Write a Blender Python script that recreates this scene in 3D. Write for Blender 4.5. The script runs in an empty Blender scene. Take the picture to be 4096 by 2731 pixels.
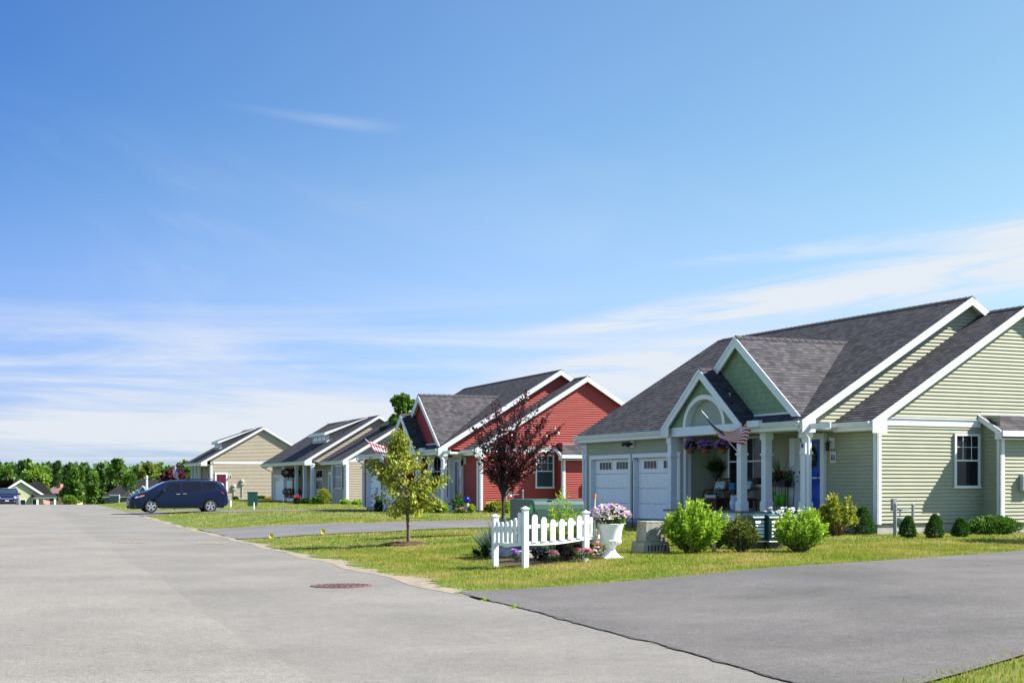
import bpy, bmesh, math, random
import numpy as np
from mathutils import Vector, Matrix
R0 = random.Random(7)
rng = np.random.default_rng(11)
sc = bpy.context.scene
COL = sc.collection
PI = math.pi

# ---------------------------------------------------------------- camera numbers (photo pixels 4096 x 2731)
FPX, HOR, CXP, CAMZ = 5787.0, 1948.0, 2048.0, 1.5

# ---------------------------------------------------------------- terrain
def pq(X, Y):
    dx = X + .845; dy = Y - 20.66
    return -.3244*dx + .9459*dy, .9459*dx + .3244*dy
def unpq(p, q):
    return -.845 - .3244*p + .9459*q, 20.66 + .9459*p + .3244*q
RP = ([-200, 35, 55, 80, 96, 108, 122, 210, 300, 500, 1000, 6000], [0, 0, .08, .15, .17, .03, -.33, -2.4, -3.3, -5.5, -8, -8])
PP = ([-200, 12, 25, 33, 41, 50, 60, 85, 112, 122, 150, 210, 300, 500, 1000, 6000], [.2, .2, .28, .36, .42, .29, .26, .27, .36, .36, -.5, -2.4, -3.3, -5.5, -8, -8])
def sm(f, p):
    return sum(np.interp(p + d, f[0], f[1]) for d in (-5, -2.5, 0, 2.5, 5)) / 5
def ground_z(X, Y):
    p, q = pq(np.asarray(X, float), np.asarray(Y, float))
    w = np.clip(q / 6, 0, 1); w = w*w*(3 - 2*w)
    return sm(RP, p)*(1 - w) + sm(PP, p)*w
def hz(X, Y): return float(ground_z(X, Y))
def at(fx, fy, dz=0):
    """photo pixel -> point on the terrain"""
    Y = 40.
    for _ in range(40):
        X = (fx - CXP)/FPX*Y
        Yn = (CAMZ - hz(X, Y) - dz)*FPX/max(fy - HOR, 1)
        Y = .5*Y + .5*min(Yn, 400)
    return ((fx - CXP)/FPX*Y, Y)
def atd(x, y): return at(x*1.7415, y*1.7415)
def atY(fx, fy, Y): return ((fx - CXP)/FPX*Y, Y, CAMZ - (fy - HOR)*Y/FPX)

# ---------------------------------------------------------------- materials
MATS = {}
def nodes(name):
    m = bpy.data.materials.new(name); m.use_nodes = True
    nt = m.node_tree; b = nt.nodes['Principled BSDF']
    return m, nt, b
def pm(name, c, rough=.6, var=.12, scale=6., bump=0., bscale=40., metal=0., spec=.4, coat=0.):
    if name in MATS: return MATS[name]
    m, nt, b = nodes(name)
    tc = nt.nodes.new('ShaderNodeTexCoord')
    n = nt.nodes.new('ShaderNodeTexNoise'); n.inputs['Scale'].default_value = scale; n.inputs['Detail'].default_value = 5
    r = nt.nodes.new('ShaderNodeValToRGB')
    r.color_ramp.elements[0].position = .3; r.color_ramp.elements[1].position = .7
    r.color_ramp.elements[0].color = (*[x*(1 - var) for x in c], 1); r.color_ramp.elements[1].color = (*[min(1, x*(1 + var)) for x in c], 1)
    nt.links.new(tc.outputs['Object'], n.inputs['Vector']); nt.links.new(n.outputs['Fac'], r.inputs['Fac'])
    nt.links.new(r.outputs['Color'], b.inputs['Base Color'])
    b.inputs['Roughness'].default_value = rough; b.inputs['Metallic'].default_value = metal
    b.inputs['Specular IOR Level'].default_value = spec
    if coat: b.inputs['Coat Weight'].default_value = coat; b.inputs['Coat Roughness'].default_value = .04
    if bump:
        n2 = nt.nodes.new('ShaderNodeTexNoise'); n2.inputs['Scale'].default_value = bscale; n2.inputs['Detail'].default_value = 4
        bp = nt.nodes.new('ShaderNodeBump'); bp.inputs['Strength'].default_value = bump; bp.inputs['Distance'].default_value = .02
        nt.links.new(tc.outputs['Object'], n2.inputs['Vector']); nt.links.new(n2.outputs['Fac'], bp.inputs['Height'])
        nt.links.new(bp.outputs['Normal'], b.inputs['Normal'])
    MATS[name] = m; return m
def leafm(name, cols, transl=.35, rough=.5, spec=.3):
    """per-leaf colour from the face attribute rnd"""
    if name in MATS: return MATS[name]
    m, nt, b = nodes(name)
    a = nt.nodes.new('ShaderNodeAttribute'); a.attribute_name = 'rnd'
    r = nt.nodes.new('ShaderNodeValToRGB'); el = r.color_ramp.elements
    while len(el) < len(cols): el.new(.5)
    for i, c in enumerate(cols):
        el[i].position = i/(len(cols) - 1); el[i].color = (*c, 1)
    nt.links.new(a.outputs['Fac'], r.inputs['Fac']); nt.links.new(r.outputs['Color'], b.inputs['Base Color'])
    b.inputs['Roughness'].default_value = rough; b.inputs['Specular IOR Level'].default_value = spec
    t = nt.nodes.new('ShaderNodeBsdfTranslucent'); mx = nt.nodes.new('ShaderNodeMixShader'); mx.inputs['Fac'].default_value = transl
    nt.links.new(r.outputs['Color'], t.inputs['Color'])
    nt.links.new(b.outputs['BSDF'], mx.inputs[1]); nt.links.new(t.outputs['BSDF'], mx.inputs[2])
    nt.links.new(mx.outputs['Shader'], nt.nodes['Material Output'].inputs['Surface'])
    MATS[name] = m; return m
def shinglem(name, c1, c2):
    if name in MATS: return MATS[name]
    m, nt, b = nodes(name)
    uv = nt.nodes.new('ShaderNodeUVMap')
    br = nt.nodes.new('ShaderNodeTexBrick')
    br.offset = .37; br.offset_frequency = 2
    br.inputs['Color1'].default_value = (*c1, 1); br.inputs['Color2'].default_value = (*c2, 1)
    br.inputs['Mortar'].default_value = (*[x*.55 for x in c1], 1)  # darker joint colour paints a thin shadow line around each tab
    br.inputs['Scale'].default_value = 1; br.inputs['Mortar Size'].default_value = .004
    br.inputs['Brick Width'].default_value = .21; br.inputs['Row Height'].default_value = .145
    n = nt.nodes.new('ShaderNodeTexNoise'); n.inputs['Scale'].default_value = 1.3; n.inputs['Detail'].default_value = 8
    mp = nt.nodes.new('ShaderNodeMapRange'); mp.inputs['To Min'].default_value = .62; mp.inputs['To Max'].default_value = 1.38
    mul = nt.nodes.new('ShaderNodeMixRGB'); mul.blend_type = 'MULTIPLY'; mul.inputs['Fac'].default_value = 1
    nt.links.new(uv.outputs['UV'], br.inputs['Vector']); nt.links.new(uv.outputs['UV'], n.inputs['Vector'])
    nt.links.new(n.outputs['Fac'], mp.inputs['Value'])
    nt.links.new(br.outputs['Color'], mul.inputs['Color1']); nt.links.new(mp.outputs['Result'], mul.inputs['Color2'])
    nt.links.new(mul.outputs['Color'], b.inputs['Base Color'])
    b.inputs['Roughness'].default_value = .92; b.inputs['Specular IOR Level'].default_value = .25
    MATS[name] = m; return m
def asphaltm(name, c, speck=.35, tint=(1, 1, 1), patch=.16, stain=None, dust=None):
    m, nt, b = nodes(name)
    tc = nt.nodes.new('ShaderNodeTexCoord')
    def noise(s, d=6, rough=.6):
        n = nt.nodes.new('ShaderNodeTexNoise'); n.inputs['Scale'].default_value = s; n.inputs['Detail'].default_value = d; n.inputs['Roughness'].default_value = rough
        nt.links.new(tc.outputs['Object'], n.inputs['Vector']); return n
    def rng_(n, lo, hi, a=.3, z=.7):
        r = nt.nodes.new('ShaderNodeMapRange'); r.inputs['From Min'].default_value = a; r.inputs['From Max'].default_value = z
        r.inputs['To Min'].default_value = lo; r.inputs['To Max'].default_value = hi
        nt.links.new(n.outputs['Fac'], r.inputs['Value']); return r
    def mul(a, bb):
        x = nt.nodes.new('ShaderNodeMath'); x.operation = 'MULTIPLY'
        nt.links.new(a.outputs[0], x.inputs[0]); nt.links.new(bb.outputs[0], x.inputs[1]); return x
    s = mul(mul(mul(rng_(noise(70, 2, .9), 1 - speck, 1 + speck), rng_(noise(22, 4, .8), 1 - speck*.45, 1 + speck*.45)), rng_(noise(.35, 5), 1 - patch, 1 + patch)), rng_(noise(5, 6, .7), .88, 1.12))
    v = nt.nodes.new('ShaderNodeVectorMath'); v.operation = 'SCALE'
    v.inputs[0].default_value = tuple(c[i]*tint[i] for i in range(3)); nt.links.new(s.outputs[0], v.inputs['Scale'])
    last = v.outputs[0]
    if stain:
        n = noise(.9, 7, .7); r = rng_(n, 0, .75, .64, .78)
        mx = nt.nodes.new('ShaderNodeMixRGB'); mx.inputs['Color2'].default_value = (*stain, 1)
        nt.links.new(r.outputs[0], mx.inputs['Fac']); nt.links.new(last, mx.inputs['Color1']); last = mx.outputs[0]
    if dust:
        n = noise(.16, 6, .65); r = rng_(n, 0, .7, .50, .66)
        mx = nt.nodes.new('ShaderNodeMixRGB'); mx.inputs['Color2'].default_value = (*dust, 1)
        nt.links.new(r.outputs[0], mx.inputs['Fac']); nt.links.new(last, mx.inputs['Color1']); last = mx.outputs[0]
    nt.links.new(last, b.inputs['Base Color'])
    b.inputs['Roughness'].default_value = .9; b.inputs['Specular IOR Level'].default_value = .25
    bp = nt.nodes.new('ShaderNodeBump'); bp.inputs['Strength'].default_value = .35; bp.inputs['Distance'].default_value = .006
    n3 = noise(140, 2); nt.links.new(n3.outputs['Fac'], bp.inputs['Height']); nt.links.new(bp.outputs['Normal'], b.inputs['Normal'])
    MATS[name] = m; return m
def grassm(name, stops, scale, rough=.7, transl=0., rnd=False):
    """dry and green patches by world position; rnd adds blade-to-blade variation"""
    m, nt, b = nodes(name)
    tc = nt.nodes.new('ShaderNodeTexCoord')
    n = nt.nodes.new('ShaderNodeTexNoise'); n.inputs['Scale'].default_value = scale; n.inputs['Detail'].default_value = 8; n.inputs['Roughness'].default_value = .68
    mapn = nt.nodes.new('ShaderNodeMapping'); mapn.inputs['Scale'].default_value = (1, 1, .0)
    nt.links.new(tc.outputs['Object'], mapn.inputs['Vector']); nt.links.new(mapn.outputs['Vector'], n.inputs['Vector'])
    r = nt.nodes.new('ShaderNodeValToRGB'); el = r.color_ramp.elements
    while len(el) < len(stops): el.new(.5)
    for i, (p, c) in enumerate(stops): el[i].position = p; el[i].color = (*c, 1)
    fac = n.outputs['Fac']
    if rnd:
        a = nt.nodes.new('ShaderNodeAttribute'); a.attribute_name = 'rnd'
        ma = nt.nodes.new('ShaderNodeMath'); ma.operation = 'MULTIPLY_ADD'; ma.inputs[1].default_value = .22
        nt.links.new(a.outputs['Fac'], ma.inputs[0]); nt.links.new(fac, ma.inputs[2])
        mb = nt.nodes.new('ShaderNodeMath'); mb.operation = 'SUBTRACT'; mb.inputs[1].default_value = .11
        nt.links.new(ma.outputs[0], mb.inputs[0]); fac = mb.outputs[0]
    nt.links.new(fac, r.inputs['Fac']); nt.links.new(r.outputs['Color'], b.inputs['Base Color'])
    b.inputs['Roughness'].default_value = rough; b.inputs['Specular IOR Level'].default_value = .2
    if transl:
        t = nt.nodes.new('ShaderNodeBsdfTranslucent'); mx = nt.nodes.new('ShaderNodeMixShader'); mx.inputs['Fac'].default_value = transl
        nt.links.new(r.outputs['Color'], t.inputs['Color']); nt.links.new(b.outputs['BSDF'], mx.inputs[1]); nt.links.new(t.outputs['BSDF'], mx.inputs[2])
        nt.links.new(mx.outputs['Shader'], nt.nodes['Material Output'].inputs['Surface'])
    MATS[name] = m; return m
def flagm(name):
    if name in MATS: return MATS[name]
    m, nt, b = nodes(name)
    uv = nt.nodes.new('ShaderNodeUVMap'); sp = nt.nodes.new('ShaderNodeSeparateXYZ'); nt.links.new(uv.outputs['UV'], sp.inputs[0])
    def ma(op, a, bv=None, c=None):
        x = nt.nodes.new('ShaderNodeMath'); x.operation = op
        for i, v in enumerate((a, bv, c)):
            if v is None: continue
            if hasattr(v, 'is_linked'): nt.links.new(v, x.inputs[i])
            else: x.inputs[i].default_value = v
        return x.outputs[0]
    U, V = sp.outputs[0], sp.outputs[1]
    st = ma('LESS_THAN', ma('FRACT', ma('MULTIPLY', V, 6.5)), .5)
    can = ma('MULTIPLY', ma('LESS_THAN', U, .4), ma('GREATER_THAN', V, .4615))
    gu = ma('SUBTRACT', ma('FRACT', ma('MULTIPLY', U, 15.0)), .5); gv = ma('SUBTRACT', ma('FRACT', ma('MULTIPLY', V, 9.3)), .5)
    star = ma('LESS_THAN', ma('ADD', ma('MULTIPLY', gu, gu), ma('MULTIPLY', gv, gv)), .035)
    def mix(f, c1, c2):
        x = nt.nodes.new('ShaderNodeMixRGB'); nt.links.new(f, x.inputs['Fac'])
        for i, c in ((1, c1), (2, c2)):
            if isinstance(c, tuple): x.inputs[i].default_value = (*c, 1)
            else: nt.links.new(c, x.inputs[i])
        return x.outputs[0]
    W = (.8, .78, .8)
    col = mix(can, mix(st, W, (.52, .008, .035)), mix(star, (.012, .02, .16), W))
    nt.links.new(col, b.inputs['Base Color']); b.inputs['Roughness'].default_value = .8
    t = nt.nodes.new('ShaderNodeBsdfTranslucent'); mx = nt.nodes.new('ShaderNodeMixShader'); mx.inputs['Fac'].default_value = .06
    nt.links.new(col, t.inputs['Color']); nt.links.new(b.outputs['BSDF'], mx.inputs[1]); nt.links.new(t.outputs['BSDF'], mx.inputs[2])
    nt.links.new(mx.outputs['Shader'], nt.nodes['Material Output'].inputs['Surface'])
    MATS[name] = m; return m

WHITE = pm('white_vinyl_trim', (.70, .715, .73), .45, .03, 3)
WPAINT = pm('white_paint', (.80, .79, .77), .5, .09, 13)
GREENS = pm('sage_siding', (.325, .328, .225), .6, .05, 2)
GSHAKE = pm('sage_shakes', (.20, .275, .165), .75, .14, 5)
REDS = pm('barn_red_siding', (.33, .044, .029), .6, .06, 2)
REDSH = pm('barn_red_shakes', (.30, .035, .035), .75, .12, 5)
TANS = pm('tan_siding', (.385, .325, .235), .6, .05, 2)
OLIVE = pm('olive_siding', (.36, .37, .22), .6, .05, 2)
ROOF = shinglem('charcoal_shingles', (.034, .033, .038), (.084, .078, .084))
CONC = pm('foundation_concrete', (.36, .34, .31), .85, .15, 4, .2, 30)
GLASS = pm('dark_window_glass', (.008, .010, .015), .06, .3, .6, spec=.25)
GLASSB = pm('bluish_window_glass', (.035, .055, .075), .06, .3, .6, spec=.35)
BLACK = pm('black_metal', (.012, .012, .013), .45, .2, 8)
GREYM = pm('galvanised_metal', (.30, .32, .33), .45, .15, 8, metal=.5)
GREYP = pm('grey_plastic', (.42, .43, .42), .5, .08, 8)
WOODF = pm('weathered_deck_boards', (.20, .17, .16), .8, .2, 8)
DARKW = pm('dark_timber', (.06, .055, .05), .85, .3, 8)
BLUED = pm('cobalt_door_paint', (.008, .06, .40), .35, .05, 4)
MAROON = pm('maroon_paint', (.10, .008, .02), .45, .08, 4)
BARK = pm('grey_brown_bark', (.15, .105, .075), .9, .3, 18, .6, 30)
DARKBARK = pm('dark_bark', (.045, .03, .028), .9, .3, 18, .6, 30)
MULCH = pm('brown_mulch', (.06, .032, .022), .95, .5, 30, .9, 40)
TGREEN = pm('transformer_green', (.032, .078, .058), .42, .12, 2.5)
TEALG = pm('teal_green_metal', (.006, .055, .05), .32, .1, 4, spec=.6)
RUST = pm('rusty_iron', (.13, .065, .065), .75, .25, 14, .7, 60)
TERRA = pm('terracotta', (.33, .12, .06), .8, .15, 8)
WICKER = pm('brown_wicker', (.10, .04, .022), .7, .35, 60, .8, 90)
CREAM = pm('cream_cushion', (.55, .48, .42), .9, .08, 8)
YPAINT = pm('yellow_plastic', (.75, .58, .02), .5, .05, 5)
OPAINT = pm('orange_paint', (.85, .20, .02), .6, .1, 9)
BGLASS = pm('blue_mirror_glass', (.01, .02, .42), .05, .1, 3, metal=.6, spec=.9)
SAND = pm('pale_road_sand', (.225, .19, .14), .95, .22, 3, .5, 30)
YLINE = pm('faded_yellow_spray', (.25, .21, .12), .9, .25, 4)
LIMEPL = pm('lime_plastic', (.08, .42, .01), .35, .05, 4)
CRACK = pm('black_crack_tar', (.015, .015, .015), .9, .3, 12)
STONEW = pm('speckled_concrete', (.30, .30, .25), .9, .25, 7, .5, 45)

# ---------------------------------------------------------------- mesh building
class MB:
    def __init__(s): s.v = []; s.f = []; s.uv = None
    def add(s, vs, fs):
        o = len(s.v); s.v += [tuple(v) for v in vs]; s.f += [tuple(i + o for i in f) for f in fs]
        return s
    def box(s, x0, y0, z0, x1, y1, z1):
        return s.add([(x0,y0,z0),(x1,y0,z0),(x1,y1,z0),(x0,y1,z0),(x0,y0,z1),(x1,y0,z1),(x1,y1,z1),(x0,y1,z1)],
                     [(0,3,2,1),(4,5,6,7),(0,1,5,4),(1,2,6,5),(2,3,7,6),(3,0,4,7)])
    def obox(s, c, half, M=None):
        x, y, z = half; vs = [Vector((a*x, b*y, d*z)) for d in (-1,1) for a, b in ((-1,-1),(1,-1),(1,1),(-1,1))]
        if M is not None: vs = [M @ v for v in vs]
        return s.add([Vector(c) + v for v in vs], [(0,3,2,1),(4,5,6,7),(0,1,5,4),(1,2,6,5),(2,3,7,6),(3,0,4,7)])
    def prism(s, poly, axis, a, b):
        """poly in the two other axes (x,y,z order), extruded along axis from a to b"""
        n = len(poly)
        def p(q, h):
            return [(h, q[0], q[1]), (q[0], h, q[1]), (q[0], q[1], h)][axis]
        return s.add([p(q, a) for q in poly] + [p(q, b) for q in poly],
                     [tuple(range(n - 1, -1, -1)), tuple(range(n, 2*n))] + [(i, (i+1) % n, n + (i+1) % n, n + i) for i in range(n)])
    def tube(s, pts, rad, n=8, cap=True):
        pts = [Vector(p) for p in pts]
        if not hasattr(rad, '__len__'): rad = [rad]*len(pts)
        o = len(s.v); ref = Vector((.31, .22, .93)).normalized()
        for i, p in enumerate(pts):
            d = (pts[min(i+1, len(pts)-1)] - pts[max(i-1, 0)]).normalized()
            a = d.cross(ref)
            if a.length < .1: a = d.cross(Vector((1, 0, 0)))
            a.normalize(); b = d.cross(a)
            for k in range(n):
                t = 2*PI*k/n; s.v.append(tuple(p + (a*math.cos(t) + b*math.sin(t))*rad[i]))
        for i in range(len(pts) - 1):
            for k in range(n):
                s.f.append((o + i*n + k, o + i*n + (k+1) % n, o + (i+1)*n + (k+1) % n, o + (i+1)*n + k))
        if cap:
            s.f.append(tuple(o + k for k in range(n))[::-1]); s.f.append(tuple(o + (len(pts)-1)*n + k for k in range(n)))
        return s
    def lathe(s, prof, c=(0, 0, 0), n=24, ax=2, cap=True):
        o = len(s.v)
        for r, z in prof:
            for k in range(n):
                t = 2*PI*k/n; v = [r*math.cos(t), r*math.sin(t), z]
                if ax == 1: v = [v[0], v[2], v[1]]
                if ax == 0: v = [v[2], v[0], v[1]]
                s.v.append((c[0]+v[0], c[1]+v[1], c[2]+v[2]))
        for i in range(len(prof) - 1):
            for k in range(n): s.f.append((o+i*n+k, o+i*n+(k+1)%n, o+(i+1)*n+(k+1)%n, o+(i+1)*n+k))
        if cap: s.f.append(tuple(o+k for k in range(n))[::-1]); s.f.append(tuple(o+(len(prof)-1)*n+k for k in range(n)))
        return s
    def ball(s, c, r, n=12, m=8, sq=(1, 1, 1)):
        return s.lathe([(max(r*math.sin(PI*i/m), 1e-4)*1, -r*math.cos(PI*i/m)*sq[2]) for i in range(m + 1)], c, n)
    def lapped(s, O, A, B, N, poly, course, lip, b0=0.):
        """overlapping courses (clapboards, shingles) over a convex polygon in the frame O, A (along), B (up), N (out)"""
        O, A, B, N = Vector(O), Vector(A), Vector(B), Vector(N)
        if s.uv is None: s.uv = {}
        lo = min(p[1] for p in poly); hi = max(p[1] for p in poly)
        k = math.floor((lo - b0)/course)
        while b0 + k*course < hi - 1e-6:
            y0 = b0 + k*course; y1 = y0 + course; k += 1
            q = clip(clip(poly, y0, 1), y1, -1)
            if len(q) < 3 or abs(area(q)) < 1e-6: continue
            o = len(s.v)
            for a, b in q: s.v.append(tuple(O + A*a + B*b + N*(lip*(1 - (b - y0)/course))))
            f = tuple(range(o, o + len(q))); s.f.append(f); s.uv[len(s.f) - 1] = list(q)
            bot = [i for i, (a, b) in enumerate(q) if abs(b - y0) < 1e-6]
            if len(bot) >= 2:
                i0 = min(bot, key=lambda i: q[i][0]); i1 = max(bot, key=lambda i: q[i][0])
                o2 = len(s.v)
                for i in (i0, i1): s.v.append(tuple(O + A*q[i][0] + B*q[i][1] - N*.002))
                s.f.append((o + i0, o + i1, o2 + 1, o2)); s.uv[len(s.f) - 1] = [q[i0], q[i1], q[i1], q[i0]]
        return s
    def build(s, name, mat, parent=None, smooth=False, uvs=None):
        me = bpy.data.meshes.new(name); me.from_pydata(s.v, [], s.f)
        if s.uv:
            ul = me.uv_layers.new(name='UVMap')
            for pi, pol in enumerate(me.polygons):
                q = s.uv.get(pi)
                if q:
                    for li, c in zip(pol.loop_indices, q): ul.data[li].uv = c
        if uvs:
            ul = me.uv_layers.new(name='UVMap')
            for lp in me.loops: ul.data[lp.index].uv = uvs[lp.vertex_index]
        me.materials.append(mat)
        bm = bmesh.new(); bm.from_mesh(me); bmesh.ops.recalc_face_normals(bm, faces=bm.faces); bm.to_mesh(me); bm.free()
        if smooth:
            me.polygons.foreach_set('use_smooth', [True]*len(me.polygons))
            try: me.set_sharp_from_angle(angle=math.radians(38))
            except Exception: pass
        o = bpy.data.objects.new(name, me); COL.objects.link(o); o.parent = parent
        return o
def clip(poly, y, sgn):
    out = []
    for i in range(len(poly)):
        a, b = poly[i], poly[(i+1) % len(poly)]
        da, db = (a[1] - y)*sgn, (b[1] - y)*sgn
        if da >= -1e-9: out.append(a)
        if (da > 1e-9 and db < -1e-9) or (da < -1e-9 and db > 1e-9):
            t = da/(da - db); out.append((a[0] + t*(b[0] - a[0]), y))
    return out
def area(q): return .5*sum(q[i][0]*q[(i+1) % len(q)][1] - q[(i+1) % len(q)][0]*q[i][1] for i in range(len(q)))
def bev(o, w=.008, seg=2):
    m = o.modifiers.new('bevel', 'BEVEL'); m.width = w; m.segments = seg; m.limit_method = 'ANGLE'; return o
def tag(o, label, cat, group=None, kind=None):
    if label: o['label'] = label
    if cat: o['category'] = cat
    if group: o['group'] = group
    if kind: o['kind'] = kind
    return o
def thing(name, loc, label, cat, rz=0., group=None):
    o = bpy.data.objects.new(name, None); COL.objects.link(o); o.empty_display_size = .2
    o.location = loc; o.rotation_euler = (0, 0, rz); return tag(o, label, cat, group)
def copy_tree(o, parent=None):
    c = o.copy(); COL.objects.link(c); c.parent = parent
    for ch in [x for x in bpy.data.objects if x.parent == o]: copy_tree(ch, c)
    return c
def text_mesh(txt, size, depth=.01):
    cu = bpy.data.curves.new('lettering', 'FONT'); cu.body = txt; cu.size = size; cu.extrude = depth; cu.align_x = 'CENTER'; cu.align_y = 'CENTER'
    ob = bpy.data.objects.new('lettering', cu); COL.objects.link(ob)
    bpy.context.view_layer.update()
    dg = bpy.context.evaluated_depsgraph_get(); me = bpy.data.meshes.new_from_object(ob.evaluated_get(dg))
    bpy.data.objects.remove(ob); return me
def place_text(name, txt, size, mat, parent, M, depth=.008):
    me = text_mesh(txt, size, depth); me.materials.clear(); me.materials.append(mat); me.transform(M)
    o = bpy.data.objects.new(name, me); COL.objects.link(o); o.parent = parent; return o
def leaves(name, C, D, size, mat, parent=None, width=.5, fold=.25, rnd=None, jitter=.3, roll=None):
    """one mesh of many single leaves: centre C, growth direction D, length size"""
    C = np.asarray(C, float); n = len(C)
    D = np.asarray(D, float); D = D/np.maximum(np.linalg.norm(D, axis=1, keepdims=True), 1e-6)
    rv = rng.normal(size=(n, 3))
    if roll is not None: rv = rv*.35 + np.asarray(roll)
    S = np.cross(D, rv); S /= np.maximum(np.linalg.norm(S, axis=1, keepdims=True), 1e-6)
    Nn = np.cross(S, D)
    L = np.asarray(size)*(1 + jitter*rng.uniform(-1, 1, n)); L = L[:, None]
    V = np.empty((n, 4, 3))
    V[:, 0] = C; V[:, 1] = C + D*L*.5 + S*L*width*.5 + Nn*L*fold*.5; V[:, 2] = C + D*L; V[:, 3] = C + D*L*.5 - S*L*width*.5 + Nn*L*fold*.5
    me = bpy.data.meshes.new(name); me.vertices.add(4*n); me.vertices.foreach_set('co', V.ravel())
    me.loops.add(4*n); me.loops.foreach_set('vertex_index', np.arange(4*n, dtype=np.int32))
    me.polygons.add(n); me.polygons.foreach_set('loop_start', np.arange(0, 4*n, 4, dtype=np.int32))
    me.update(calc_edges=True)
    a = me.attributes.new('rnd', 'FLOAT', 'FACE'); a.data.foreach_set('value', (rng.uniform(0, 1, n) if rnd is None else np.clip(rnd, 0, 1)).astype(np.float32))
    me.materials.append(mat)
    o = bpy.data.objects.new(name, me); COL.objects.link(o); o.parent = parent; return o
def sph(n):
    v = rng.normal(size=(n, 3)); return v/np.linalg.norm(v, axis=1, keepdims=True)

# ---------------------------------------------------------------- world, sun, camera
EL = math.radians(43.6)
w = bpy.data.worlds.new('World'); sc.world = w; w.use_nodes = True
nt = w.node_tree; bg = nt.nodes['Background']
sky = nt.nodes.new('ShaderNodeTexSky'); sky.sky_type = 'NISHITA'; sky.sun_disc = False
sky.sun_elevation = EL; sky.sun_rotation = math.radians(90); sky.air_density = 1.1; sky.dust_density = .6; sky.ozone_density = 2.5
def M(op, a, b=None, c=None):
    x = nt.nodes.new('ShaderNodeMath'); x.operation = op
    for i, v in enumerate((a, b, c)):
        if v is None: continue
        if hasattr(v, 'is_linked'): nt.links.new(v, x.inputs[i])
        else: x.inputs[i].default_value = v
    return x.outputs[0]
def MR(v, a, b, c=0., d=1., smooth=True):
    x = nt.nodes.new('ShaderNodeMapRange'); x.interpolation_type = 'SMOOTHSTEP' if smooth else 'LINEAR'
    for i, k in enumerate((a, b, c, d)): x.inputs[i + 1].default_value = k
    nt.links.new(v, x.inputs[0]); return x.outputs[0]
tc = nt.nodes.new('ShaderNodeTexCoord'); sp = nt.nodes.new('ShaderNodeSeparateXYZ'); nt.links.new(tc.outputs['Generated'], sp.inputs[0])
hl = M('SQRT', M('ADD', M('MULTIPLY', sp.outputs[0], sp.outputs[0]), M('MULTIPLY', sp.outputs[1], sp.outputs[1])))
el_ = M('DIVIDE', sp.outputs[2], M('MAXIMUM', hl, .05))           # tangent of elevation
az_ = M('ARCTAN2', sp.outputs[0], sp.outputs[1])                   # bearing from +Y
def skynoise(sx, sy, seed, detail=7, rough=.6, warp=.0, skew=0.):
    cb = nt.nodes.new('ShaderNodeCombineXYZ')
    nt.links.new(M('MULTIPLY', az_, sx), cb.inputs[0]); nt.links.new(M('MULTIPLY', M('MULTIPLY_ADD', az_, skew, el_), sy), cb.inputs[1]); cb.inputs[2].default_value = seed
    n = nt.nodes.new('ShaderNodeTexNoise'); n.inputs['Scale'].default_value = 1; n.inputs['Detail'].default_value = detail
    n.inputs['Roughness'].default_value = rough; n.inputs['Distortion'].default_value = warp
    nt.links.new(cb.outputs[0], n.inputs['Vector']); return n.outputs['Fac']
front = M('MULTIPLY', MR(az_, -2.6, -1.9), MR(az_, 1.1, .6))
low = M('MULTIPLY', M('MULTIPLY', MR(skynoise(2.2, 30, 3.1, warp=.6), .36, .64, 0, .85), MR(el_, .15, .05)), MR(el_, .008, .05, .35, 1))
thin = M('MULTIPLY', MR(skynoise(4.5, 110, 8.3, warp=.5), .45, .72), M('MULTIPLY', MR(el_, .10, .03), .40))
veil = M('MULTIPLY', MR(skynoise(2.0, 7, 5.7, warp=1.0, skew=.3), .50, .85), MR(el_, .30, .10, 0, .28))
def streak(a0, e0, slope, wid0, widk, seed, amp, amin, curve=0.):
    da = M('SUBTRACT', az_, a0)
    c = M('MULTIPLY_ADD', M('MULTIPLY', da, da), curve, M('MULTIPLY_ADD', da, slope, e0))
    wv = M('MAXIMUM', M('MULTIPLY_ADD', da, widk, wid0), .001)
    d = M('DIVIDE', M('ABSOLUTE', M('SUBTRACT', el_, c)), wv)
    band = MR(d, 1, .0)
    t = skynoise(6, 60, seed, warp=1.2, skew=-slope)
    return M('MULTIPLY', M('MULTIPLY', band, MR(t, .28, .62)), M('MULTIPLY', MR(da, amin, amin + .12), amp))
s1 = streak(.03, .110, .095, .008, .085, 1.7, 1.05, -.05, .10)
s2 = streak(.12, .153, .085, .005, .035, 4.2, .6, -.04)
s3 = streak(-.215, .262, -.15, .004, .03, 6.6, .22, 0, .3)
s4 = streak(.02, .078, .06, .014, .09, 9.9, 1.1, -.06)
s3 = M('MULTIPLY', s3, MR(az_, -.06, -.13))
milk = M('MULTIPLY', MR(el_, .26, .06, 0, .24), MR(el_, .0, .05, .3, 1))
cl = M('MINIMUM', M('ADD', M('ADD', M('ADD', M('ADD', low, milk), thin), M('ADD', veil, s1)), M('ADD', M('ADD', s2, s3), M('MULTIPLY', s4, MR(az_, .22, .10)))), .93)
up = MR(el_, -.01, .01)
mix = nt.nodes.new('ShaderNodeMixRGB'); nt.links.new(M('MULTIPLY', M('MULTIPLY', cl, up), front), mix.inputs['Fac'])
tint = nt.nodes.new('ShaderNodeMixRGB'); tint.blend_type = 'MULTIPLY'; tint.inputs['Fac'].default_value = 1
ramp = nt.nodes.new('ShaderNodeValToRGB'); re_ = ramp.color_ramp.elements
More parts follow.
